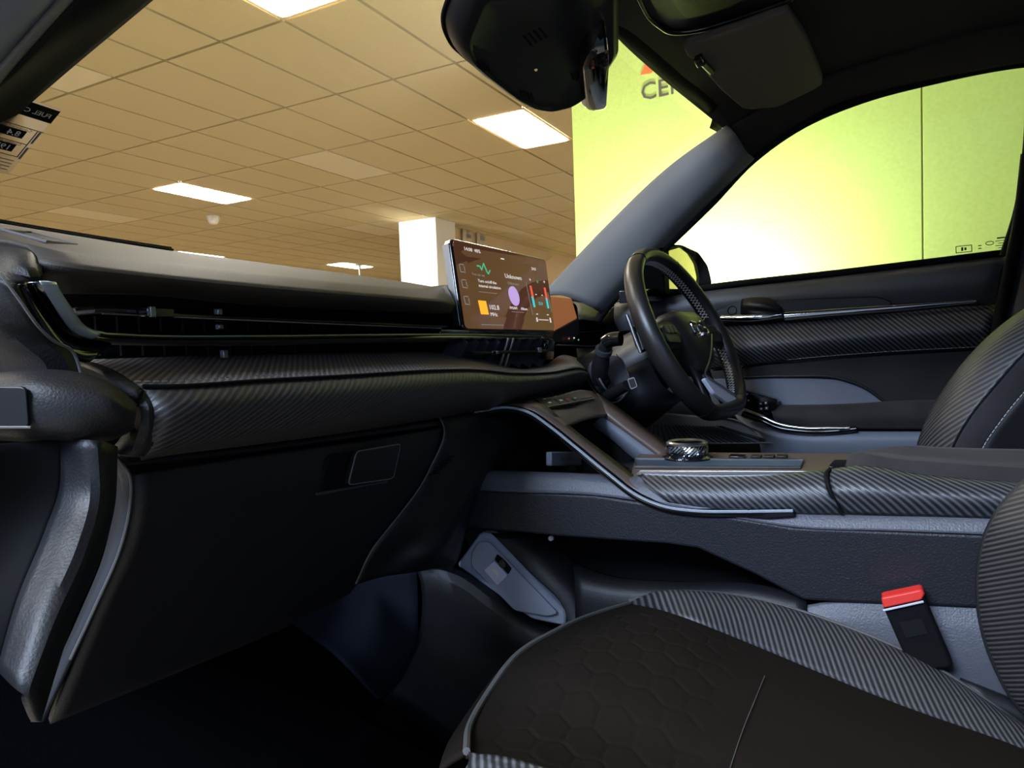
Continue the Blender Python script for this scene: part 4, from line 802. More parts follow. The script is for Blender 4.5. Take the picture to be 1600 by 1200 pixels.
# open tray under the bridge, with its lip
slab('tray_back', X3([(720, 826, 'x', -.01), (1300, 850, 'x', -.01), (1320, 1000, 'x', -.01), (800, 1000, 'x', -.01)]), (.01, 0, 0), M['black'], co)
loft('lower_tray', [X3([(895, 880, 'x', -.06), (950, 900, 'x', -.05), (1050, 910, 'x', -.05), (1180, 915, 'x', -.05), (1260, 930, 'x', -.06)]), X3([(898, 905, 'x', -.13), (950, 918, 'x', -.13), (1050, 925, 'x', -.13), (1180, 928, 'x', -.13), (1260, 945, 'x', -.13)]), X3([(900, 990, 'x', -.14), (950, 990, 'x', -.14), (1050, 990, 'x', -.14), (1180, 990, 'x', -.14), (1260, 1000, 'x', -.14)])], M['plastic'], co, n=24, thick=.004)
# USB panel at the front foot of the console
up_ = X3([(713, 883, 'x', -.155), (750, 832, 'x', -.135), (768, 834, 'x', -.13), (884, 958, 'x', -.145), (882, 978, 'x', -.155), (831, 968, 'x', -.16)])
slab('socket_panel', rnd(up_, .006), (.02, .0, 0), M['socket'], co, bevel=.003)
def usx(u, v):  # plane of the socket panel, slightly proud
    a, b, c = up_[0], up_[1], up_[4]; n = (b-a).cross(c-a).normalized(); d = ray(u, v)
    return CAM+d*((a-CAM).dot(n)/d.dot(n))
us = [usx(*p) for p in ((739, 864), (750, 846), (766, 846), (874, 958), (858, 963), (806, 954), (738, 884))]
toc = (CAM-us[0]).normalized()
un = (up_[1]-up_[0]).cross(up_[4]-up_[0]).normalized(); un = un if un.dot(toc) > 0 else -un
slab('socket_plinth', rnd(us, .006), un*.006, M['socket'], co, bevel=.0025, seg=3)
lift = lambda pts, h: [usx(*p)+un*h for p in pts]
slab('usb_flap', rnd(lift(((759, 891), (775, 876), (796, 899), (780, 915)), .006), .003), un*.0015, M['usb2'], co, bevel=.0005)
slab('usb_port', lift(((772, 891), (776, 888), (784, 897), (780, 901)), .0076), un*.0006, M['white'], co, bevel=0)
slab('socket_cap', lift(((776, 874), (780, 866), (792, 876), (802, 888), (797, 897)), .006), un*.004, M['black'], co, bevel=.001)
lathe('socket_knob', frame(usx(789, 881)+un*.010, (0, 1, 0), (0, 0, 1) if abs(un.z) < .9 else (1, 0, 0)), [(.006, -.002), (.006, .002), (.004, .003)], M['soft'], co, n=16)
loft('socket_side', [X3([(768, 834, 'x', -.128), (830, 895, 'x', -.135), (884, 958, 'x', -.143), (885, 985, 'x', -.15)]), X3([(860, 838, 'x', -.06), (895, 880, 'x', -.08), (935, 935, 'x', -.10), (945, 985, 'x', -.12)])], M['plastic'], co, n=14, thick=.004)
fr = frame(P(861, 841, x=-.11), (0, 1, 0), (0, 0, 1)); lathe('screw', fr, [(.004, -.002), (.004, .002), (.001, .003)], M['white'], co, n=10)
# --- bridge: sloping top panel with a rectangular opening
bo = X3([(745, 647, 'x', -.145), (800, 640, 'x', -.145), (830, 648, 'x', -.145), (860, 668, 'x', -.145), (900, 700, 'x', -.145), (950, 741, 'x', -.145), (1000, 778, 'x', -.145), (1040, 794, 'x', -.145), (1090, 801, 'x', -.145), (1150, 802, 'x', -.145), (1240, 801, 'x', -.145)])
tube('bridge_trim', bo, lambda s: .0065 if s < .93 else .0065*(1.05-s)/.12, M['gloss'], co, k=60, n=12, flat=.7)
tube('trim_line', [p+Vector((-.006, 0, .0035)) for p in bo], .0021, M['bright'], co, k=60, n=6)  # pale line painted in for the glint along the trim
slab('trim_end', rnd(X3([(1165, 797, 'x', -.152), (1238, 799, 'x', -.15), (1243, 806, 'x', -.15), (1200, 810, 'x', -.152), (1165, 808, 'x', -.152)]), .003), (.006, 0, 0), M['gloss'], co, bevel=.001)
edgeL = X3([(780, 640, 'x', -.135), (820, 640, 'x', -.14), (850, 657, 'x', -.14), (890, 688, 'x', -.14), (940, 730, 'x', -.14), (985, 764, 'x', -.14), (1020, 782, 'x', -.14)])
inL = X3([(800, 634, 'x', -.105), (845, 636, 'x', -.105), (880, 664, 'x', -.105), (915, 692, 'x', -.105), (950, 718, 'x', -.105), (985, 745, 'x', -.105), (1005, 757, 'x', -.105)])
loft('bridge_rail', [edgeL, inL], M['deck'], co, n=30, thick=.012)
loft('bridge_head', [X3([(800, 634, 'x', -.12), (860, 622, 'x', -.03), (910, 612, 'x', .08), (925, 614, 'x', .12)]), X3([(820, 640, 'x', -.12), (865, 632, 'x', -.03), (922, 622, 'x', .08), (936, 624, 'x', .12)]), X3([(872, 660, 'x', -.12), (905, 652, 'x', -.03), (940, 645, 'x', .08), (958, 642, 'x', .12)]), X3([(882, 668, 'x', -.118), (910, 657, 'x', -.03), (945, 650, 'x', .08), (965, 650, 'x', .12)])], M['deck'], co, n=20, thick=.008)
loft('bridge_rail', [X3([(945, 648, 'x', .085), (975, 672, 'x', .085), (1005, 694, 'x', .085), (1035, 716, 'x', .085)]), X3([(930, 618, 'x', .125), (962, 640, 'x', .125), (1010, 676, 'x', .125), (1052, 706, 'x', .125)])], M['deck'], co, n=16, thick=.014)
loft('opening_wall', [X3([(940, 650, 'x', .086), (975, 674, 'x', .086), (1005, 696, 'x', .086), (1035, 718, 'x', .086)]), X3([(925, 665, 'x', .09), (960, 690, 'x', .09), (985, 712, 'x', .09), (1010, 730, 'x', .09)])], M['usb'], co, n=10, thick=.003)
slab('bridge_shade', X3([(735, 655, 'x', .0), (830, 648, 'x', .0), (870, 668, 'x', .0), (1000, 745, 'x', .0), (740, 745, 'x', .0)]), (.01, 0, 0), M['black'], co, bevel=0)  # black sheet standing in for the shade under the bridge
slab('bin_wall', X3([(872, 655, 'x', .10), (945, 648, 'x', .10), (1012, 712, 'x', .10), (930, 735, 'x', .10), (860, 735, 'x', .10)]), (.01, 0, 0), M['black'], co, bevel=0)
slab('storage_floor', X3([(860, 712, 'z', -.205), (940, 705, 'z', -.205), (1050, 704, 'z', -.205), (1000, 718, 'z', -.205), (960, 742, 'z', -.205), (760, 742, 'z', -.205)]), (0, 0, -.01), M['soft'], co)
slab('storage_end', X3([(862, 706, 'y', .43), (925, 706, 'y', .43), (925, 728, 'y', .43), (862, 728, 'y', .43)]), (0, .01, 0), M['usb'], co)
ka, kb, kc_ = P(820, 640, x=-.12), P(936, 624, x=.12), P(872, 660, x=-.12); kn = (kb-ka).cross(kc_-ka).normalized()
if kn.z < 0: kn = -kn
def onk(u, v, h=.004): d = ray(u, v); return CAM+kn*h+d*((ka-CAM).dot(kn)/d.dot(kn))
slab('key_panel', rnd([onk(828, 632, .003), onk(898, 613, .003), onk(927, 629, .003), onk(851, 646, .003)], .006), -kn*.004, M['soft'], co, bevel=.001)
kx = [852, 876, 888, 898.5, 908.5, 918, 927]
for k in range(6):
    u0, u1 = kx[k]+.6, kx[k+1]-.6; f0 = lambda u: 645-(u-852)*.205
    q = [onk(u0, f0(u0), .004), onk(u1, f0(u1), .004), onk(u1-21, f0(u1)-14.5, .004), onk(u0-21, f0(u0)-14.5, .004)]
    slab('console_key', q, kn*.005, M['soft'], co, bevel=.001)
    tube('key_edge', [q[0]+kn*.0052, q[1]+kn*.0052], .0007, M['satin'], co, n=5)
    for tt in (.35, .75):
        c = q[0].lerp(q[3], tt)*.5+q[1].lerp(q[2], tt)*.5+kn*.0053
        box('key_mark', frame(c, q[1]-q[0], q[3]-q[0]), 0, 0, 0, .007, .0035, .0004, M['red'] if k == 2 else M['white'], co, bevel=0)
# --- top deck with tray and rotary selector
dk = X3([(1005, 722, 'x', -.09), (1000, 741, 'x', -.12), (1290, 741, 'x', -.12), (1330, 736, 'x', -.11), (1335, 716, 'x', .0), (1320, 712, 'x', .09), (1020, 708, 'x', .09)])
DZ = -.187
deck = X3([(985, 743, 'z', DZ), (1295, 738, 'z', DZ), (1340, 722, 'z', DZ), (1330, 708, 'z', DZ), (1000, 706, 'z', DZ), (990, 722, 'z', DZ)])
slab('deck', deck, (0, 0, -.012), M['deck'], co, bevel=.003)
tr = X3([(992, 719, 'z', DZ), (1256, 721, 'z', DZ), (1250, 733, 'z', DZ), (992, 732, 'z', DZ)])
slab('phone_tray', [p+Vector((0, 0, .0005)) for p in tr], (0, 0, .0008), M['tray'], co, bevel=0)
tube('tray_rim', [p+Vector((0, 0, .0025)) for p in tr], .0018, M['satin'], co, closed=True, n=6)
slab('deck_strip', X3([(992, 742, 'x', -.115), (1270, 745, 'x', -.115), (1290, 736, 'x', -.115), (1000, 735, 'x', -.115)]), (.004, 0, 0), M['satin'], co, bevel=.001)
kc = P(1074, 716, z=DZ+.001)
kf = frame(kc, (1, 0, 0), (0, 1, 0))
lathe('selector_base', kf, [(.040, 0), (.040, .003), (.034, .006), (.034, .008)], M['gloss'], co, n=40)
V, F = [], []; ns, nz = 64, 7
for iz in range(nz):
    for j in range(ns):
        bump_ = .0010 if (j+iz) % 2 else 0.0
        z = .007+.017*iz/(nz-1); r = .0315+.0012*math.sin(math.pi*iz/(nz-1))+(bump_ if 0 < iz < nz-1 else 0)
        a = 2*math.pi*j/ns; V.append(kf(r*math.cos(a), r*math.sin(a), z))
F = grid_faces(nz, ns, True)+[tuple(range(ns))]+[tuple((nz-1)*ns+j for j in range(ns))]
make('selector_knob', V, F, M['chrome'], co, smooth=False, label='knurled chrome rotary selector')
lathe('selector_rim', kf, [(.032, .023), (.033, .026), (.030, .0285), (.026, .0275), (.024, .026)], M['satin'], co, n=40)
lathe('selector_cap', kf, [(.0245, .024), (.0245, .0265), (.018, .0275), (.001, .028)], M['gloss'], co, n=40)
for k, (u, w_) in enumerate(((1152, 22), (1182, 12), (1202, 12), (1222, 12))):
    c = P(u, 713.5, z=DZ+.001); box('deck_key', frame(c, (0, -1, 0), (1, 0, 0)), 0, 0, .001, .016 if k else .024, .022, .003, M['gloss'] if k == 0 else M['soft'], co, bevel=.001)
# --- ribbed side pads and armrest
loft('side_pad', [X3([(1002, 742, 'x', -.115), (1100, 745, 'x', -.118), (1200, 744, 'x', -.118), (1292, 737, 'x', -.115)]), X3([(1010, 760, 'x', -.138), (1100, 763, 'x', -.142), (1200, 762, 'x', -.142), (1296, 757, 'x', -.14)]), X3([(1040, 780, 'x', -.145), (1110, 786, 'x', -.148), (1210, 788, 'x', -.148), (1306, 784, 'x', -.147)]), X3([(1065, 790, 'x', -.135), (1120, 795, 'x', -.138), (1215, 799, 'x', -.138), (1314, 801, 'x', -.138)])], M['carbon_con'], co, n=30, m=5, thick=.006)
loft('armrest_pad', [X3([(1298, 736, 'x', -.112), (1340, 731, 'x', -.11), (1450, 746, 'x', -.11), (1560, 755, 'x', -.11), (1680, 760, 'x', -.11)]), X3([(1294, 742, 'x', -.125), (1340, 742, 'x', -.13), (1450, 754, 'x', -.13), (1560, 761, 'x', -.13), (1680, 766, 'x', -.13)]), X3([(1300, 766, 'x', -.145), (1345, 768, 'x', -.148), (1450, 776, 'x', -.148), (1560, 780, 'x', -.148), (1680, 784, 'x', -.148)]), X3([(1318, 800, 'x', -.138), (1360, 802, 'x', -.138), (1450, 804, 'x', -.138), (1560, 808, 'x', -.138), (1680, 812, 'x', -.138)])], M['carbon_con'], co, n=36, m=5, thick=.006)
at_ = X3([(1335, 714, 'x', .02), (1322, 726, 'x', -.06), (1340, 733, 'x', -.108), (1385, 741, 'x', -.108), (1450, 747, 'x', -.108), (1560, 755, 'x', -.108), (1680, 761, 'x', -.108)])
ab_ = X3([(1360, 711, 'x', .10), (1385, 711, 'x', .10), (1420, 711, 'x', .10), (1470, 713, 'x', .10), (1540, 715, 'x', .10), (1600, 716, 'x', .10), (1680, 718, 'x', .10)])
am_ = [(a+b)/2+Vector((0, 0, .006)) for a, b in zip(at_, ab_)]
loft('armrest_top', [[p-Vector((.002, 0, .008)) for p in at_], at_, am_, ab_, [p-Vector((-.004, 0, .03)) for p in ab_]], M['suede'], co, n=36, m=4, thick=.004)
stitches('stitching', [p+Vector((-.002, 0, .002)) for p in at_[2:]], 46, .0045, .0007, M['thread'], co)
slab('armrest_catch', rnd(X3([(1294, 728, 'x', -.10), (1303, 718, 'x', -.05), (1326, 718, 'x', -.05), (1318, 731, 'x', -.10)]), .004), (0, 0, -.008), M['gloss'], co, bevel=.001)
tube('pad_gap', X3([(1296, 735, 'x', -.118), (1291, 742, 'x', -.135), (1296, 765, 'x', -.147), (1316, 802, 'x', -.141)]), .003, M['black'], co, k=20)
slab('core', [W(.0, .40, -.20), W(.0, -.9, -.20), W(.09, -.9, -.20), W(.09, .40, -.20)], (0, 0, -.42), M['soft'], co, bevel=.004)

# ================================================================== SEATS
se = thing('front_seat', W(-.38, .1, -.6), 'black fabric front seat with ribbed side bolster and quilted cushion nearest the camera', 'seat')
Bl = X3([(985, 941, 'y', .30), (1060, 928, 'x', -.195), (1150, 935, 'x', -.17), (1300, 975, 'x', -.16), (1450, 1040, 'x', -.155), (1600, 1140, 'x', -.15), (1720, 1225, 'x', -.15)])
Sm = X3([(985, 943, 'y', .30), (1080, 970, 'x', -.27), (1180, 1010, 'x', -.25), (1290, 1056, 'x', -.24), (1400, 1100, 'x', -.235), (1600, 1172, 'x', -.22), (1720, 1225, 'x', -.21)])
mid = []
for a, b in zip(cr(Bl, 7), cr(Sm, 7)): mid.append(a*.45+b*.55+Vector((0, 0, .012)))
mid[0] = Sm[0]+Vector((.002, 0, .001))
loft('side_bolster', [Sm, mid, Bl, [p+Vector((.02, 0, -.03)) for p in Bl], [p+Vector((.015, 0, -.16)) for p in Bl]], M['carbon_seat'], se, n=50, m=6, thick=.004)
tube('piping', [p+Vector((0, 0, .002)) for p in Bl], .0032, M['piping'], se, k=60, n=8)
Fe = X3([(985, 943, 'y', .30), (930, 960, 'y', .318), (870, 986, 'y', .325), (800, 1032, 'y', .33), (756, 1094, 'y', .325), (736, 1130, 'y', .31), (729, 1176, 'y', .27)])
tube('piping', [p+Vector((0, 0, .001)) for p in Fe], 0.0030, M['piping'], se, k=50, n=8)
Re = [Sm[-1], W(-.32, -.26, -.45), W(-.45, -.26, -.45), W(-.64, -.2, -.40)]
Le = [Fe[-1], W(-.64, .15, -.315), W(-.65, 0, -.35), Re[-1]]
n_, m_ = 230, 230
V = coons(Fe, Re, Sm, Le, n_, m_)
def hexd(x, y, s):
    # distance to the nearest edge of a hexagon lattice of size s
    q3 = math.sqrt(3); best = []
    r0 = round(y/(1.5*s))
    for r in (r0-1, r0, r0+1):
        off = 0.5*(r & 1); c0_ = round(x/(q3*s)-off)
        for c in (c0_-1, c0_, c0_+1): best.append(math.hypot(x-(c+off)*q3*s, y-r*1.5*s))
    best.sort(); return (best[1]-best[0])/2
for k, p in enumerate(V):
    i, j = k % n_, k//n_
    e_ = min(i, n_-1-i, j, m_-1-j)/24.0
    dome = .012*math.sin(math.pi*min(1, i/(n_-1)))**.5
    h = 0.0
    p.z += dome*min(1, j/29.0)
    d = hexd((p.x*.888+p.y*.46)/1.4, p.x*.46-p.y*.888, .0185)
    front = max(0, min(1, (p.y-.11)/.03))
    p.z -= .0012*max(0, 1-d/.0024)*min(1, max(0, e_))*front
make('cushion', V, grid_faces(m_, n_), M['seat_fabric'], se, solid=.004, offset=-1)
ss = [V[int(m_*.52)*n_+int(n_*q/20)] for q in range(0, 21)]
sp = X3([(1195, 1058, 'z', -.335), (1175, 1105, 'z', -.335), (1140, 1200, 'z', -.335), (1120, 1260, 'z', -.335)])
def drop(p):
    b = min(V, key=lambda q: (q.x-p.x)**2+(q.y-p.y)**2); return Vector((p.x, p.y, b.z+.0022))
def on_cushion(u, v):
    d = ray(u, v).normalized(); b = min(V, key=lambda q: ((q-CAM)-d*((q-CAM).dot(d))).length); return CAM+d*((b-CAM).dot(d))+Vector((0, 0, .0015))
stitches('stitching', [on_cushion(*q) for q in ((1195, 1058), (1180, 1095), (1160, 1145), (1140, 1205))], 60, .0022, .0004, M['thread_dim'], se)
skirt_b = X3([(985, 960, 'y', .31), (930, 985, 'y', .33), (860, 1020, 'y', .345), (780, 1080, 'y', .355), (728, 1150, 'y', .355), (700, 1190, 'y', .34), (680, 1240, 'y', .30)])
loft('cushion_front', [Fe, [p*.5+q*.5+Vector((0, .008, 0)) for p, q in zip(Fe, skirt_b)], skirt_b, [p+Vector((0, -.02, -.14)) for p in skirt_b]], M['seat_fabric'], se, n=40, m=5, thick=.004)
loft('near_bolster', [X3([(729, 1176, 'y', .272), (770, 1182, 'y', .24), (850, 1200, 'y', .19), (930, 1230, 'y', .14)]), X3([(735, 1190, 'y', .262), (780, 1200, 'y', .235), (850, 1220, 'y', .19), (930, 1250, 'y', .14)]), X3([(720, 1215, 'y', .27), (770, 1230, 'y', .235), (850, 1250, 'y', .19), (930, 1280, 'y', .14)])], M['carbon_seat'], se, n=20, thick=.004)
bk = X3([(1640, 725, 'x', -.165), (1600, 757, 'x', -.165), (1568, 792, 'x', -.165), (1545, 832, 'x', -.165), (1533, 880, 'x', -.165), (1531, 930, 'x', -.165), (1540, 990, 'x', -.165), (1560, 1045, 'x', -.165), (1588, 1095, 'x', -.165), (1615, 1125, 'x', -.165)])
bk2 = X3([(1690, 725, 'x', -.20), (1660, 760, 'x', -.20), (1632, 795, 'x', -.20), (1612, 835, 'x', -.205), (1602, 880, 'x', -.205), (1600, 930, 'x', -.205), (1606, 990, 'x', -.205), (1622, 1045, 'x', -.20), (1645, 1095, 'x', -.20), (1665, 1125, 'x', -.20)])
bk3 = [p+Vector((-.08, -.07, 0)) for p in bk2]
bk0 = [p+Vector((.025, -.10, 0)) for p in bk]
loft('backrest_bolster', [bk0, bk, bk2, bk3], M['carbon_back'], se, n=40, m=6, thick=.006)
tube('piping', bk, .0045, M['leather'], se, k=40, n=8)
loft('base_cover', [X3([(1500, 1060, 'x', -.14), (1600, 1100, 'x', -.14), (1700, 1130, 'x', -.14)]), X3([(1500, 1090, 'x', -.14), (1600, 1150, 'x', -.14), (1700, 1200, 'x', -.14)])], M['soft'], se, n=6, thick=.01)
loft('backrest', [[W(-.26, -.20, -.34), W(-.38, -.24, -.34), W(-.50, -.24, -.34), W(-.60, -.20, -.34)], [W(-.25, -.26, -.05), W(-.38, -.31, -.05), W(-.50, -.31, -.05), W(-.61, -.26, -.05)], [W(-.28, -.38, .22), W(-.38, -.42, .22), W(-.48, -.42, .22), W(-.58, -.38, .22)],
    [W(-.32, -.42, .30), W(-.38, -.46, .31), W(-.48, -.46, .31), W(-.54, -.42, .30)], [W(-.30, -.52, .22), W(-.38, -.54, .22), W(-.48, -.54, .22), W(-.56, -.52, .22)], [W(-.25, -.38, -.30), W(-.38, -.38, -.30), W(-.50, -.38, -.30), W(-.61, -.38, -.30)]], M['seat_fabric'], se, n=16, m=5, thick=.01)
# driver seat backrest
ds = thing('driver_seat', W(.4, -.1, -.6), 'far seat with ribbed bolster and pale stitched seam beyond the armrest', 'seat')
d1 = X3([(1456, 735, 'x', .20), (1462, 700, 'x', .20), (1480, 655, 'x', .20), (1510, 605, 'x', .205), (1550, 555, 'x', .21), (1600, 508, 'x', .22), (1680, 455, 'x', .23)])
d2 = X3([(1480, 735, 'x', .18), (1490, 700, 'x', .18), (1515, 655, 'x', .18), (1555, 605, 'x', .185), (1600, 555, 'x', .19), (1650, 512, 'x', .20), (1720, 470, 'x', .21)])
d3 = X3([(1522, 735, 'x', .19), (1535, 700, 'x', .19), (1565, 655, 'x', .19), (1600, 612, 'x', .195), (1645, 565, 'x', .20), (1700, 520, 'x', .21), (1760, 485, 'x', .22)])
d0 = [p+Vector((.06, .02, 0)) for p in d1]
loft('bolster_trim', [d0, d1, d2], M['carbon_far'], ds, n=30, m=5, thick=.004)
d4 = [a*.45+b*.55 for a, b in zip(d2, d3)]
loft('bolster_suede', [d2, [p+Vector((-.003, .003, 0)) for p in d4], d3], M['suede'], ds, n=30, m=4, thick=.004)
d5 = X3([(1600, 740, 'x', .22), (1620, 700, 'x', .22), (1650, 655, 'x', .22), (1690, 612, 'x', .225), (1730, 565, 'x', .23), (1790, 520, 'x', .24), (1850, 485, 'x', .25)])
loft('bolster_side', [d3, [a*.5+b*.5 for a, b in zip(d3, d5)], d5], M['leather'], ds, n=30, m=3, thick=.004)
stitches('stitching', [p+Vector((-.003, 0, .0)) for p in d3], 44, .0055, .0008, M['thread'], ds)
tube('seam', [p+Vector((-.002, .002, 0)) for p in d2], .0016, M['black'], ds, k=30, n=6)
loft('backrest', [[W(.26, -.24, -.34), W(.38, -.26, -.34), W(.50, -.26, -.34), W(.60, -.30, -.34)], [W(.27, -.28, -.05), W(.38, -.32, -.05), W(.50, -.32, -.05), W(.60, -.34, -.05)], [W(.28, -.42, .22), W(.38, -.45, .22), W(.48, -.45, .22), W(.58, -.44, .22)],
    [W(.32, -.48, .30), W(.38, -.50, .31), W(.48, -.50, .31), W(.54, -.48, .30)], [W(.30, -.56, .22), W(.38, -.58, .22), W(.48, -.58, .22), W(.56, -.56, .22)], [W(.25, -.42, -.30), W(.38, -.42, -.30), W(.50, -.42, -.30), W(.61, -.42, -.30)]], M['suede'], ds, n=16, m=5, thick=.01)
loft('cushion', [[W(.2, -.05, -.30), W(.42, -.02, -.31), W(.62, -.05, -.30)], [W(.2, .2, -.29), W(.42, .25, -.30), W(.62, .2, -.29)], [W(.2, .24, -.36), W(.42, .29, -.36), W(.62, .24, -.36)], [W(.2, .22, -.5), W(.42, .26, -.5), W(.62, .22, -.5)]], M['suede'], ds, n=14, thick=.01)

# seat belt buckle
bu = thing('seat_belt_buckle', P(1450, 1030, x=-.15), 'black seat belt buckle with a bright red release button between seat and console', 'buckle')
ba, bb, bc, bd = P(1377, 943, x=-.165), P(1441, 926, x=-.165), P(1492, 1045, x=-.165), P(1424, 1050, x=-.165)
slab('body', rnd([ba, bb, bc, bd], .008), (.024, 0, 0), M['black'], bu, bevel=.004, seg=3)
rb = X3([(1377, 934, 'x', -.1655), (1440, 921, 'x', -.1655), (1446, 928, 'x', -.1655), (1440, 938, 'x', -.1675), (1380, 951, 'x', -.1675)])
slab('release_button', rnd(rb, .003), (.018, 0, .001), M['red'], bu, bevel=.002, label='red release button')
tube('metal_edge', X3([(1380, 954, 'x', -.168), (1443, 940, 'x', -.168)]), .0013, M['usb2'], bu, n=6)
slab('label_patch', X3([(1405, 972, 'x', -.1655), (1440, 966, 'x', -.1655), (1450, 990, 'x', -.1655), (1415, 997, 'x', -.1655)]), (-.0006, 0, 0), M['soft'], bu, bevel=0)

# ================================================================== DRIVER DOOR
do = thing('car_door', W(.75, .1, -.5), 'driver side car door with ribbed insert, suede armrest and chrome strips', 'car door')
def sl(name, pts, x, th, m, r=.006, bevel=.003, par=None, **k): return slab(name, rnd(Q(pts, x=x), r), (th, 0, 0), M[m], par or do, bevel=bevel, **k)
sl('door_shell', [(955, 480), (990, 470), (1085, 455), (1330, 427), (1572, 399), (1568, 430), (1556, 480), (1546, 560), (1520, 800), (900, 800), (930, 520)], .74, .10, 'soft')
loft('upper_trim', [X3([(960, 474, 'x', .735), (1085, 458, 'x', .735), (1330, 430, 'x', .735), (1570, 400, 'x', .735)]), X3([(960, 480, 'x', .712), (1085, 464, 'x', .712), (1330, 438, 'x', .712), (1568, 410, 'x', .712)]), X3([(960, 500, 'x', .705), (1090, 478, 'x', .705), (1330, 455, 'x', .705), (1562, 432, 'x', .705)]), X3([(970, 520, 'x', .73), (1100, 500, 'x', .73), (1330, 480, 'x', .73), (1556, 476, 'x', .73)])], M['door_trim'], do, n=30, thick=.004)
tube('belt_seal', X3([(985, 469, 'x', .735), (1085, 452, 'x', .735), (1330, 424, 'x', .735), (1572, 395, 'x', .735)]), .008, M['black'], do, k=24)
sl('trim_recess', [(1100, 490), (1205, 468), (1370, 463), (1392, 470), (1394, 480), (1222, 500), (1110, 508)], .7045, .02, 'soft', r=.008)
sl('handle_recess', [(1112, 489), (1158, 470), (1196, 466), (1212, 480), (1222, 489), (1215, 496), (1122, 503)], .70, .01, 'plastic_grey', r=.004)
tube('lock_ring', [frame(P(1144, 485, x=.698), (0, -1, 0), (0, 0, 1))(.0105*math.cos(a), .0105*math.sin(a), 0) for a in [k*math.pi/10 for k in range(20)]], .001, M['black'], do, closed=True, n=5)
loft('door_handle', [X3([(1160, 468, 'x', .70), (1180, 465, 'x', .69), (1200, 466, 'x', .69), (1222, 482, 'x', .695)]), X3([(1158, 478, 'x', .69), (1178, 478, 'x', .675), (1200, 480, 'x', .675), (1220, 490, 'x', .69)]), X3([(1158, 490, 'x', .70), (1180, 492, 'x', .69), (1200, 492, 'x', .69), (1218, 494, 'x', .70)])], M['soft'], do, n=14, thick=.005)
tube('handle_trim', X3([(1126, 497, 'x', .688), (1160, 497, 'x', .684), (1205, 494, 'x', .684), (1221, 492, 'x', .69)]), lambda q: .0085-.004*abs(q-.5), M['chrome'], do, k=20, n=14, flat=.6, up=(0, 0, 1))
tube('chrome_strip', X3([(1226, 494, 'x', .695), (1300, 488, 'x', .693), (1420, 479, 'x', .693), (1525, 471, 'x', .698)]), lambda q: .009*(1-q*.75)+.001, M['chrome'], do, k=30, n=14, flat=.6, up=(0, 0, 1))
tube('strip_base', X3([(1226, 498, 'x', .70), (1300, 493, 'x', .70), (1420, 484, 'x', .70), (1530, 473, 'x', .70)]), lambda q: .007*(1-q*.5), M['gloss'], do, k=30, n=10)
loft('ribbed_insert', [X3([(1085, 516, 'x', .725), (1122, 511, 'x', .72), (1220, 503, 'x', .72), (1372, 490, 'x', .72), (1556, 477, 'x', .72)]), X3([(1090, 530, 'x', .705), (1126, 524, 'x', .70), (1225, 515, 'x', .70), (1372, 502, 'x', .70), (1552, 488, 'x', .70)]), X3([(1100, 552, 'x', .685), (1135, 547, 'x', .68), (1230, 537, 'x', .68), (1372, 524, 'x', .68), (1546, 515, 'x', .685)]), X3([(1110, 576, 'x', .725), (1150, 573, 'x', .72), (1240, 562, 'x', .72), (1372, 551, 'x', .72), (1540, 542, 'x', .72)])], M['carbon_door'], do, n=40, m=6, thick=.005)
stitches('stitching', X3([(1150, 577, 'x', .716), (1165, 569, 'x', .715), (1240, 561, 'x', .715), (1372, 550, 'x', .715), (1540, 541, 'x', .715)]), 70, .006, .0012, M['thread'], do)
tube('insert_seam', X3([(1148, 582, 'x', .714), (1165, 573, 'x', .713), (1240, 564, 'x', .713), (1372, 553, 'x', .713), (1540, 544, 'x', .713)]), .0016, M['black'], do, k=30, n=6)
sl('suede_panel', [(1100, 582), (1165, 574), (1275, 561), (1540, 546), (1520, 640), (1382, 640), (1340, 640), (1100, 620)], .722, .02, 'suede')
sl('pocket_panel', [(1100, 592), (1230, 590), (1310, 593), (1348, 606), (1384, 629), (1300, 648), (1100, 652)], .7205, .004, 'usb', r=.012)
tube('pocket_rim', X3([(1140, 590, 'x', .716), (1230, 588, 'x', .716), (1310, 591, 'x', .716), (1350, 605, 'x', .716), (1384, 629, 'x', .712)]), .0035, M['plastic'], do, k=30, n=8)
loft('armrest', [X3([(1180, 634, 'x', .718), (1250, 634, 'x', .718), (1330, 633, 'x', .718), (1400, 629, 'x', .718), (1530, 627, 'x', .718)]), X3([(1205, 642, 'x', .665), (1260, 640, 'x', .655), (1330, 638, 'x', .65), (1400, 634, 'x', .65), (1530, 632, 'x', .65)]), X3([(1208, 650, 'x', .65), (1260, 652, 'x', .64), (1330, 652, 'x', .635), (1400, 650, 'x', .635), (1530, 648, 'x', .635)]), X3([(1212, 658, 'x', .66), (1260, 666, 'x', .65), (1330, 669, 'x', .645), (1400, 670, 'x', .645), (1530, 670, 'x', .645)])], M['suede'], do, n=30, m=5, thick=.005)
tube('pull_trim', X3([(1164, 641, 'x', .64), (1190, 651, 'x', .636), (1215, 662, 'x', .632), (1245, 668, 'x', .63), (1300, 669, 'x', .63), (1328, 669, 'x', .63)]), .0048, M['chrome'], do, k=36, n=10)
tube('pull_base', X3([(1160, 646, 'x', .645), (1190, 657, 'x', .64), (1215, 668, 'x', .637), (1245, 673, 'x', .635), (1300, 674, 'x', .635), (1338, 670, 'x', .635)]), .006, M['gloss'], do, k=36, n=10)
sl('switch_panel', [(1150, 606), (1215, 624), (1212, 640), (1198, 650), (1150, 634)], .66, .04, 'gloss', r=.004)
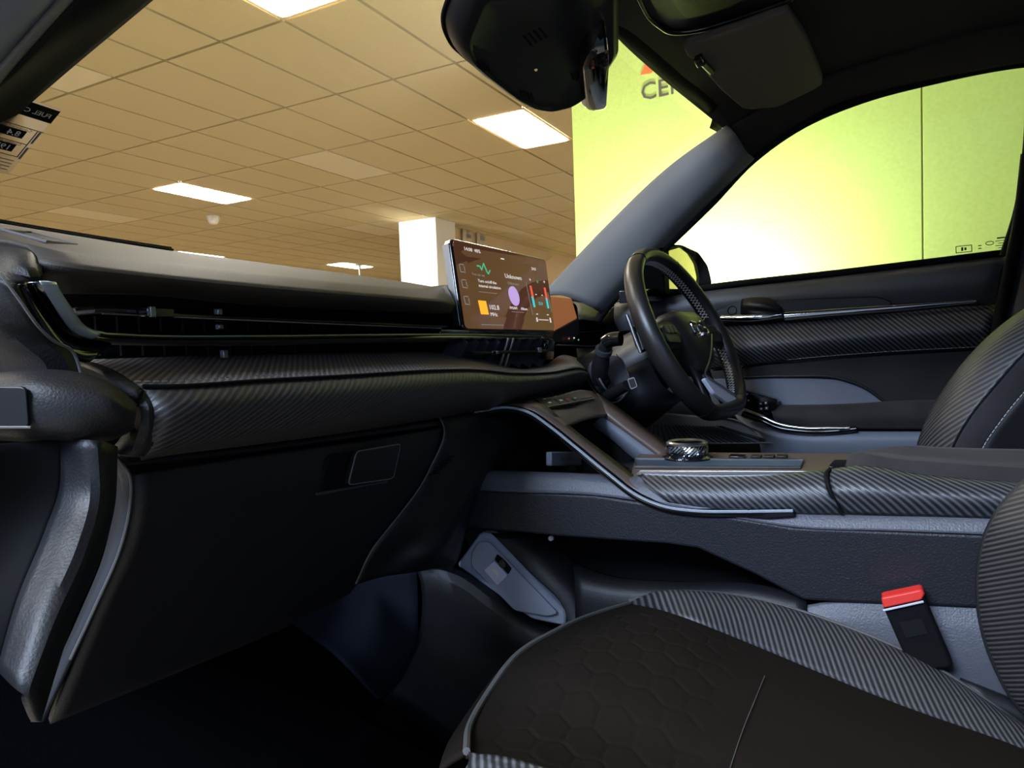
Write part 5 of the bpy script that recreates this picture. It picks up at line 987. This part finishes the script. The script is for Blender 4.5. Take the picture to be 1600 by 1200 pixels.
for u, v in ((1168, 616), (1170, 626), (1189, 631), (1197, 630), (1190, 639), (1198, 638)):
    f = frame(P(u, v, x=.659), (0, -1, 0), (0, 0, 1)); box('window_switch', f, 0, 0, .002, .010, .009, .006, M['soft'], do, bevel=.001); box('switch_mark', f, 0, .001, .0055, .004, .003, .001, M['white'], do, bevel=0)
loft('door_lower', [X3([(1148, 648, 'x', .67), (1195, 664, 'x', .662), (1240, 675, 'x', .655), (1330, 675, 'x', .65), (1540, 675, 'x', .65)]), X3([(1156, 659, 'x', .657), (1200, 676, 'x', .65), (1245, 684, 'x', .645), (1330, 684, 'x', .64), (1540, 684, 'x', .64)]), X3([(1175, 668, 'x', .655), (1226, 690, 'x', .648), (1260, 695, 'x', .645), (1330, 697, 'x', .64), (1540, 698, 'x', .64)]), X3([(1190, 740, 'x', .69), (1230, 740, 'x', .69), (1260, 740, 'x', .69), (1330, 740, 'x', .69), (1540, 740, 'x', .69)])], M['usb'], do, n=24, m=4, thick=.005)
spg = sl('speaker_grille', [(960, 640), (1145, 655), (1222, 686), (1218, 692), (960, 694)], .66, .02, 'usb', r=.004)  # blue light on the grille put into a paler bluish plastic
tube('grille_rim', X3([(1120, 650, 'x', .658), (1150, 657, 'x', .658), (1222, 687, 'x', .655), (1216, 692, 'x', .655), (980, 694, 'x', .66)]), .002, M['usb'], do, n=8)
for k in range(22):
    a = P(1020+k*2, 640+k*.3, x=.658); th = k/21.0
    b = P(1000+th*205, 693-(1-th)*2 if th < .95 else 690, x=.656)
    tube('grille_rib', [a*.55+b*.45, b], .0013, M['soft'], do, n=5)
# window glass and frame
gl = X3([(1000, 470, 'x', .76), (1085, 450, 'x', .76), (1330, 422, 'x', .76), (1580, 392, 'x', .76), (1610, 300, 'x', .75), (1625, 90, 'x', .72), (1480, 112, 'x', .72), (1300, 160, 'x', .715), (1180, 243, 'x', .72), (1040, 392, 'x', .74)])
slab('window_glass', gl, (.004, 0, 0), M['side_glass'], do, bevel=0)
tube('frame_rear', X3([(1570, 400, 'x', .70), (1592, 330, 'x', .69), (1606, 240, 'x', .68), (1612, 100, 'x', .67)]), .010, M['black'], do, k=16)
sl('quarter_trim', [(948, 472), (984, 434), (985, 469)], .69, .005, 'quarter', r=.002)
tube('quarter_post', X3([(982, 470, 'x', .75), (984, 440, 'x', .75), (990, 426, 'x', .75)]), .006, M['black'], do)
# printed marks in the rear lower corner of the glass
f = frame(P(1506, 389, x=.757), (0, -1, .02), (0, .05, 1))
for dx, dy, w_, h_ in ((0, .007, .030, .0016), (0, -.007, .030, .0016), (-.0145, 0, .0016, .015), (.0145, 0, .0016, .015), (-.003, 0, .004, .008), (.003, 0, .004, .006)): box('glass_mark', f, dx, dy, 0, w_, h_, .0006, M['ink'], do, bevel=0)
f = frame(P(1531, 386, x=.757), (0, -1, .02), (0, .05, 1)); box('glass_mark', f, 0, .003, 0, .006, .002, .0006, M['ink'], do, bevel=0); box('glass_mark', f, 0, -.003, 0, .006, .002, .0006, M['ink'], do, bevel=0)
f = frame(P(1557, 381, x=.757), (0, -1, .02), (0, .05, 1))
box('glass_mark', f, .012, .012, 0, .022, .003, .0006, M['ink'], do, bevel=0)
for k in range(4): box('glass_mark', f, .010+(k % 2)*.002, .006-k*.005, 0, .024-(k % 2)*.006, .0014, .0006, M['seam'], do, bevel=0)
tube('glass_stamp', [f(-.012+.007*math.cos(a), .003+.004*math.sin(a), 0) for a in [k*math.pi/8 for k in range(16)]], .0008, M['seam'], do, closed=True, n=4)

# door mirror
dm = thing('door_mirror', P(1080, 455, x=1.0), 'black door mirror with glass tinted as a warm reflection outside the driver window', 'mirror')
hp = lambda l, y: [P(u, v, y=y) for u, v in l]
ho = [(1030, 388), (1048, 381), (1066, 382), (1092, 394), (1106, 414), (1112, 436), (1112, 452), (1090, 457), (1040, 462)]
slab('housing', rnd(hp(ho, .45), .02), (0, 0, 0), M['housing'], dm, bevel=.004, seg=3, top=[p+Vector((-.02, .10, 0)) for p in rnd(hp([(1040, 396), (1052, 390), (1066, 390), (1088, 400), (1100, 416), (1105, 436), (1104, 448), (1088, 452), (1046, 455)], .45), .02)])
slab('mirror_glass', rnd(hp([(1043, 392), (1060, 387), (1072, 396), (1082, 412), (1087, 434), (1084, 452), (1044, 456)], .4485), .01), (0, -.003, 0), M['mirror'], dm, bevel=.001)
slab('inner_rim', rnd(hp([(1034, 390), (1048, 385), (1062, 385), (1078, 398), (1088, 414), (1092, 436), (1089, 456), (1040, 460)], .4495), .012), (0, -.002, 0), M['black'], dm, bevel=.001)
slab('mirror_arm', hp([(1000, 452), (1046, 448), (1046, 470), (1000, 472)], .47), (0, .05, 0), M['gloss'], dm)

# ================================================================== OVERHEAD
rm = thing('rear_view_mirror', W(.0, .38, .44), 'black interior rear-view mirror seen almost edge-on below the roof lining', 'mirror')
mx_ = Vector((.935, .355, 0)); mf = frame(W(.0, .385, .44), mx_, (0, .10, 1))
ml = rnd([Vector((-.12, -.034, 0)), Vector((.12, -.034, 0)), Vector((.125, .034, 0)), Vector((-.125, .034, 0))], .03, 6)
# body: convex back (local +z points to front/left) and flat glass
bz = 1 if mf(0, 0, 1).y > mf(0, 0, 0).y else -1
rr = [[mf(p.x*s_, p.y*s_, bz*z) for p in ml] for s_, z in ((.96, -.014), (1.0, -.010), (1.0, .0), (.93, .014), (.75, .026), (.4, .032), (.02, .033))]
make('shell', [p for r in rr for p in r], grid_faces(len(rr), len(ml), True)+[tuple(range(len(ml)))], M['gloss'], rm)
slab('mirror_glass', [mf(p.x*.95, p.y*.93, -bz*.0142) for p in ml], mf(0, 0, -bz*.001)-mf(0, 0, 0), M['mirror'], rm, bevel=0)
tube('arm', [mf(-.0, .0, bz*.03), P(905, 98, y=.47), PG(880, 86, .03)], .013, M['soft'], rm, k=14)
lathe('ball_joint', frame(P(905, 96, y=.47), (1, 0, 0), (0, 0, 1)), [(.002, -.016), (.013, -.011), (.018, 0), (.013, .011), (.002, .016)], M['soft'], rm, n=18)
hs = thing('sensor_housing', PG(800, 60), 'large black sensor cover fixed to the windscreen behind the rear-view mirror', 'sensor cover')
ou = [(690, 20), (693, 44), (705, 68), (735, 94), (790, 136), (822, 153), (850, 158), (885, 150), (918, 128), (960, 60), (960, -60), (720, -60)]
o0 = rnd([PG(u, v, .004) for u, v in ou], .012); ce = sum(o0, Vector())/len(o0); dn = Vector((0, -GS, -1)).normalized()
def shrink(k, d): return [ce+(p-ce)*k+dn*d for p in o0]
rr = [shrink(1.0, 0), shrink(.985, .014), shrink(.93, .030), shrink(.86, .036), shrink(.84, .036), shrink(.80, .032), shrink(.5, .034), shrink(.02, .034)]
make('cover', [p for r in rr for p in r], grid_faces(len(rr), len(o0), True), M['soft'], hs)
tube('rim', shrink(1.005, .003), .003, M['black'], hs, closed=True, n=8)
def hpt(u, v, d):  # plane of the cover face
    q = ce+dn*d; r_ = ray(u, v); return CAM+r_*((q-CAM).dot(dn)/r_.dot(dn))
for cx, cy, k_, dx in ((833, 48, 4, 10), (760, 100, 4, 7), (828, 145, 4, 7), (908, 118, 3, 6)):
    big = k_ == 4 and cx == 833
    for k in range(k_):
        u, v = cx+k*dx*.8-15, cy+(-k*4+8 if big else k*1.6-3)
        tube('vent_slot', [hpt(u, v, .0345), hpt(u+(12 if big else 3), v+(14 if big else 9), .0345)], .0016, M['black'], hs, n=6)
sv_ = thing('sun_visor', W(.3, .2, .51), 'dark cloth sun visor folded against the roof above the driver', 'sun visor')
vp = X3([(1068, 76, 'z', .498), (1084, 69, 'z', .499), (1160, 45, 'z', .505), (1232, 18, 'z', .512), (1262, 62, 'z', .505), (1286, 122, 'z', .495), (1285, 133, 'z', .494), (1270, 142, 'z', .493), (1215, 168, 'z', .488), (1176, 172, 'z', .486), (1160, 170, 'z', .486), (1125, 140, 'z', .488), (1104, 116, 'z', .491), (1098, 103, 'z', .493), (1085, 94, 'z', .495), (1074, 90, 'z', .496)])
slab('visor_board', rnd(vp, .008), (0, .002, .016), M['visor'], sv_, bevel=.004, seg=3)
slab('clip', rnd(X3([(1084, 97, 'z', .487), (1097, 92, 'z', .487), (1103, 103, 'z', .487), (1090, 108, 'z', .487)]), .004), (0, 0, .02), M['gloss'], sv_, bevel=.002)
tube('pivot', X3([(1098, 98, 'z', .489), (1112, 112, 'z', .492)]), .006, M['soft'], sv_)
oc = thing('overhead_console', W(.05, .1, .53), 'black overhead console with raised rim at the top edge of the picture', 'overhead console')
op = X3([(985, -40, 'z', .53), (1000, 0, 'z', .53), (1014, 26, 'z', .53), (1046, 50, 'z', .53), (1090, 46, 'z', .53), (1150, 28, 'z', .53), (1240, -4, 'z', .53), (1280, -60, 'z', .53), (1150, -120, 'z', .53)])
slab('body', rnd(op, .015), (0, 0, .04), M['soft'], oc, bevel=.008, seg=3)
tube('rim', [p+Vector((0, 0, -.002)) for p in rnd(op, .02)], .005, M['gloss'], oc, closed=True, n=10)
slab('inset', rnd(X3([(1040, -30, 'z', .526), (1050, 8, 'z', .526), (1072, 30, 'z', .526), (1140, 14, 'z', .526), (1210, -30, 'z', .526)]), .01), (0, 0, .01), M['soft'], oc, bevel=.003)
slab('lens', rnd(X3([(1072, -12, 'z', .523), (1088, 10, 'z', .523), (1140, -2, 'z', .523), (1150, -30, 'z', .523)]), .006), (0, 0, .01), M['plastic_grey'], oc, bevel=.002)

# ================================================================== FUEL LABEL ON THE WINDSCREEN
tl, tr_, br = PG(30, 158, -.001), PG(96, 172, -.001), PG(14, 272, -.001)
fl = thing('fuel_label', tr_, 'printed fuel consumption label stuck on the windscreen corner, read from behind', 'label')
xr = (tl-tr_).normalized()                    # printed left-to-right runs away from the right edge as seen from inside
yu = (tr_-br).normalized()
_nn = xr.cross(yu).normalized(); xr = yu.cross(_nn).normalized()
ff = frame(tr_, xr, yu)                        # x along the print (mirrored for us), y up
hh = (tr_-br).length; ww = hh*.95
def lb(name, x0, y0, x1, y1, m, z=.0002): return slab(name, [ff(x0*hh, -y0*hh, z), ff(x1*hh, -y0*hh, z), ff(x1*hh, -y1*hh, z), ff(x0*hh, -y1*hh, z)], ff(0, 0, .0003)-ff(0, 0, 0), M[m], fl, bevel=0)
sgn = 1 if (ff(0, 0, 1)-ff(0, 0, 0)).dot(CAM-tr_) > 0 else -1
slab('sheet', [ff(0, 0), ff(ww, 0), ff(ww, -hh), ff(0, -hh)], (ff(0, 0, -.0004*sgn)-ff(0, 0, 0)), M['label'], fl, bevel=0)
ZL = .0006*sgn
lb('header', .0, .02, .95, .20, 'black', ZL); lb('value_box', .13, .385, .55, .49, 'black', ZL); lb('value_box', .13, .585, .6, .69, 'black', ZL)
for y in (.335, .545, .735): lb('rule', .0 if y < .4 else .05, y, .95, y+.008, 'ink', ZL)
lb('rule', .045, .335, .055, .74, 'ink', ZL); lb('side_print', .012, .35, .035, .52, 'grey_mark', ZL); lb('side_print', .012, .58, .035, .76, 'grey_mark', ZL)
def lt(s, x, y, size, m): text('print', s, frame(ff(x*hh, -y*hh, ZL*2.2), xr, yu), size*hh, M[m], fl, depth=.0001)
lt('FUEL CONSUMPTION', .045, .14, .078, 'white'); lt('8.4', .17, .47, .10, 'white'); lt('197', .16, .67, .10, 'white'); lt('Combined', .10, .375, .05, 'ink'); lt('Combined', .10, .578, .05, 'ink')
for k in range(4): lb('small_print', .05, .80+k*.045, .30-(k % 2)*.06, .812+k*.045, 'grey_mark', ZL)
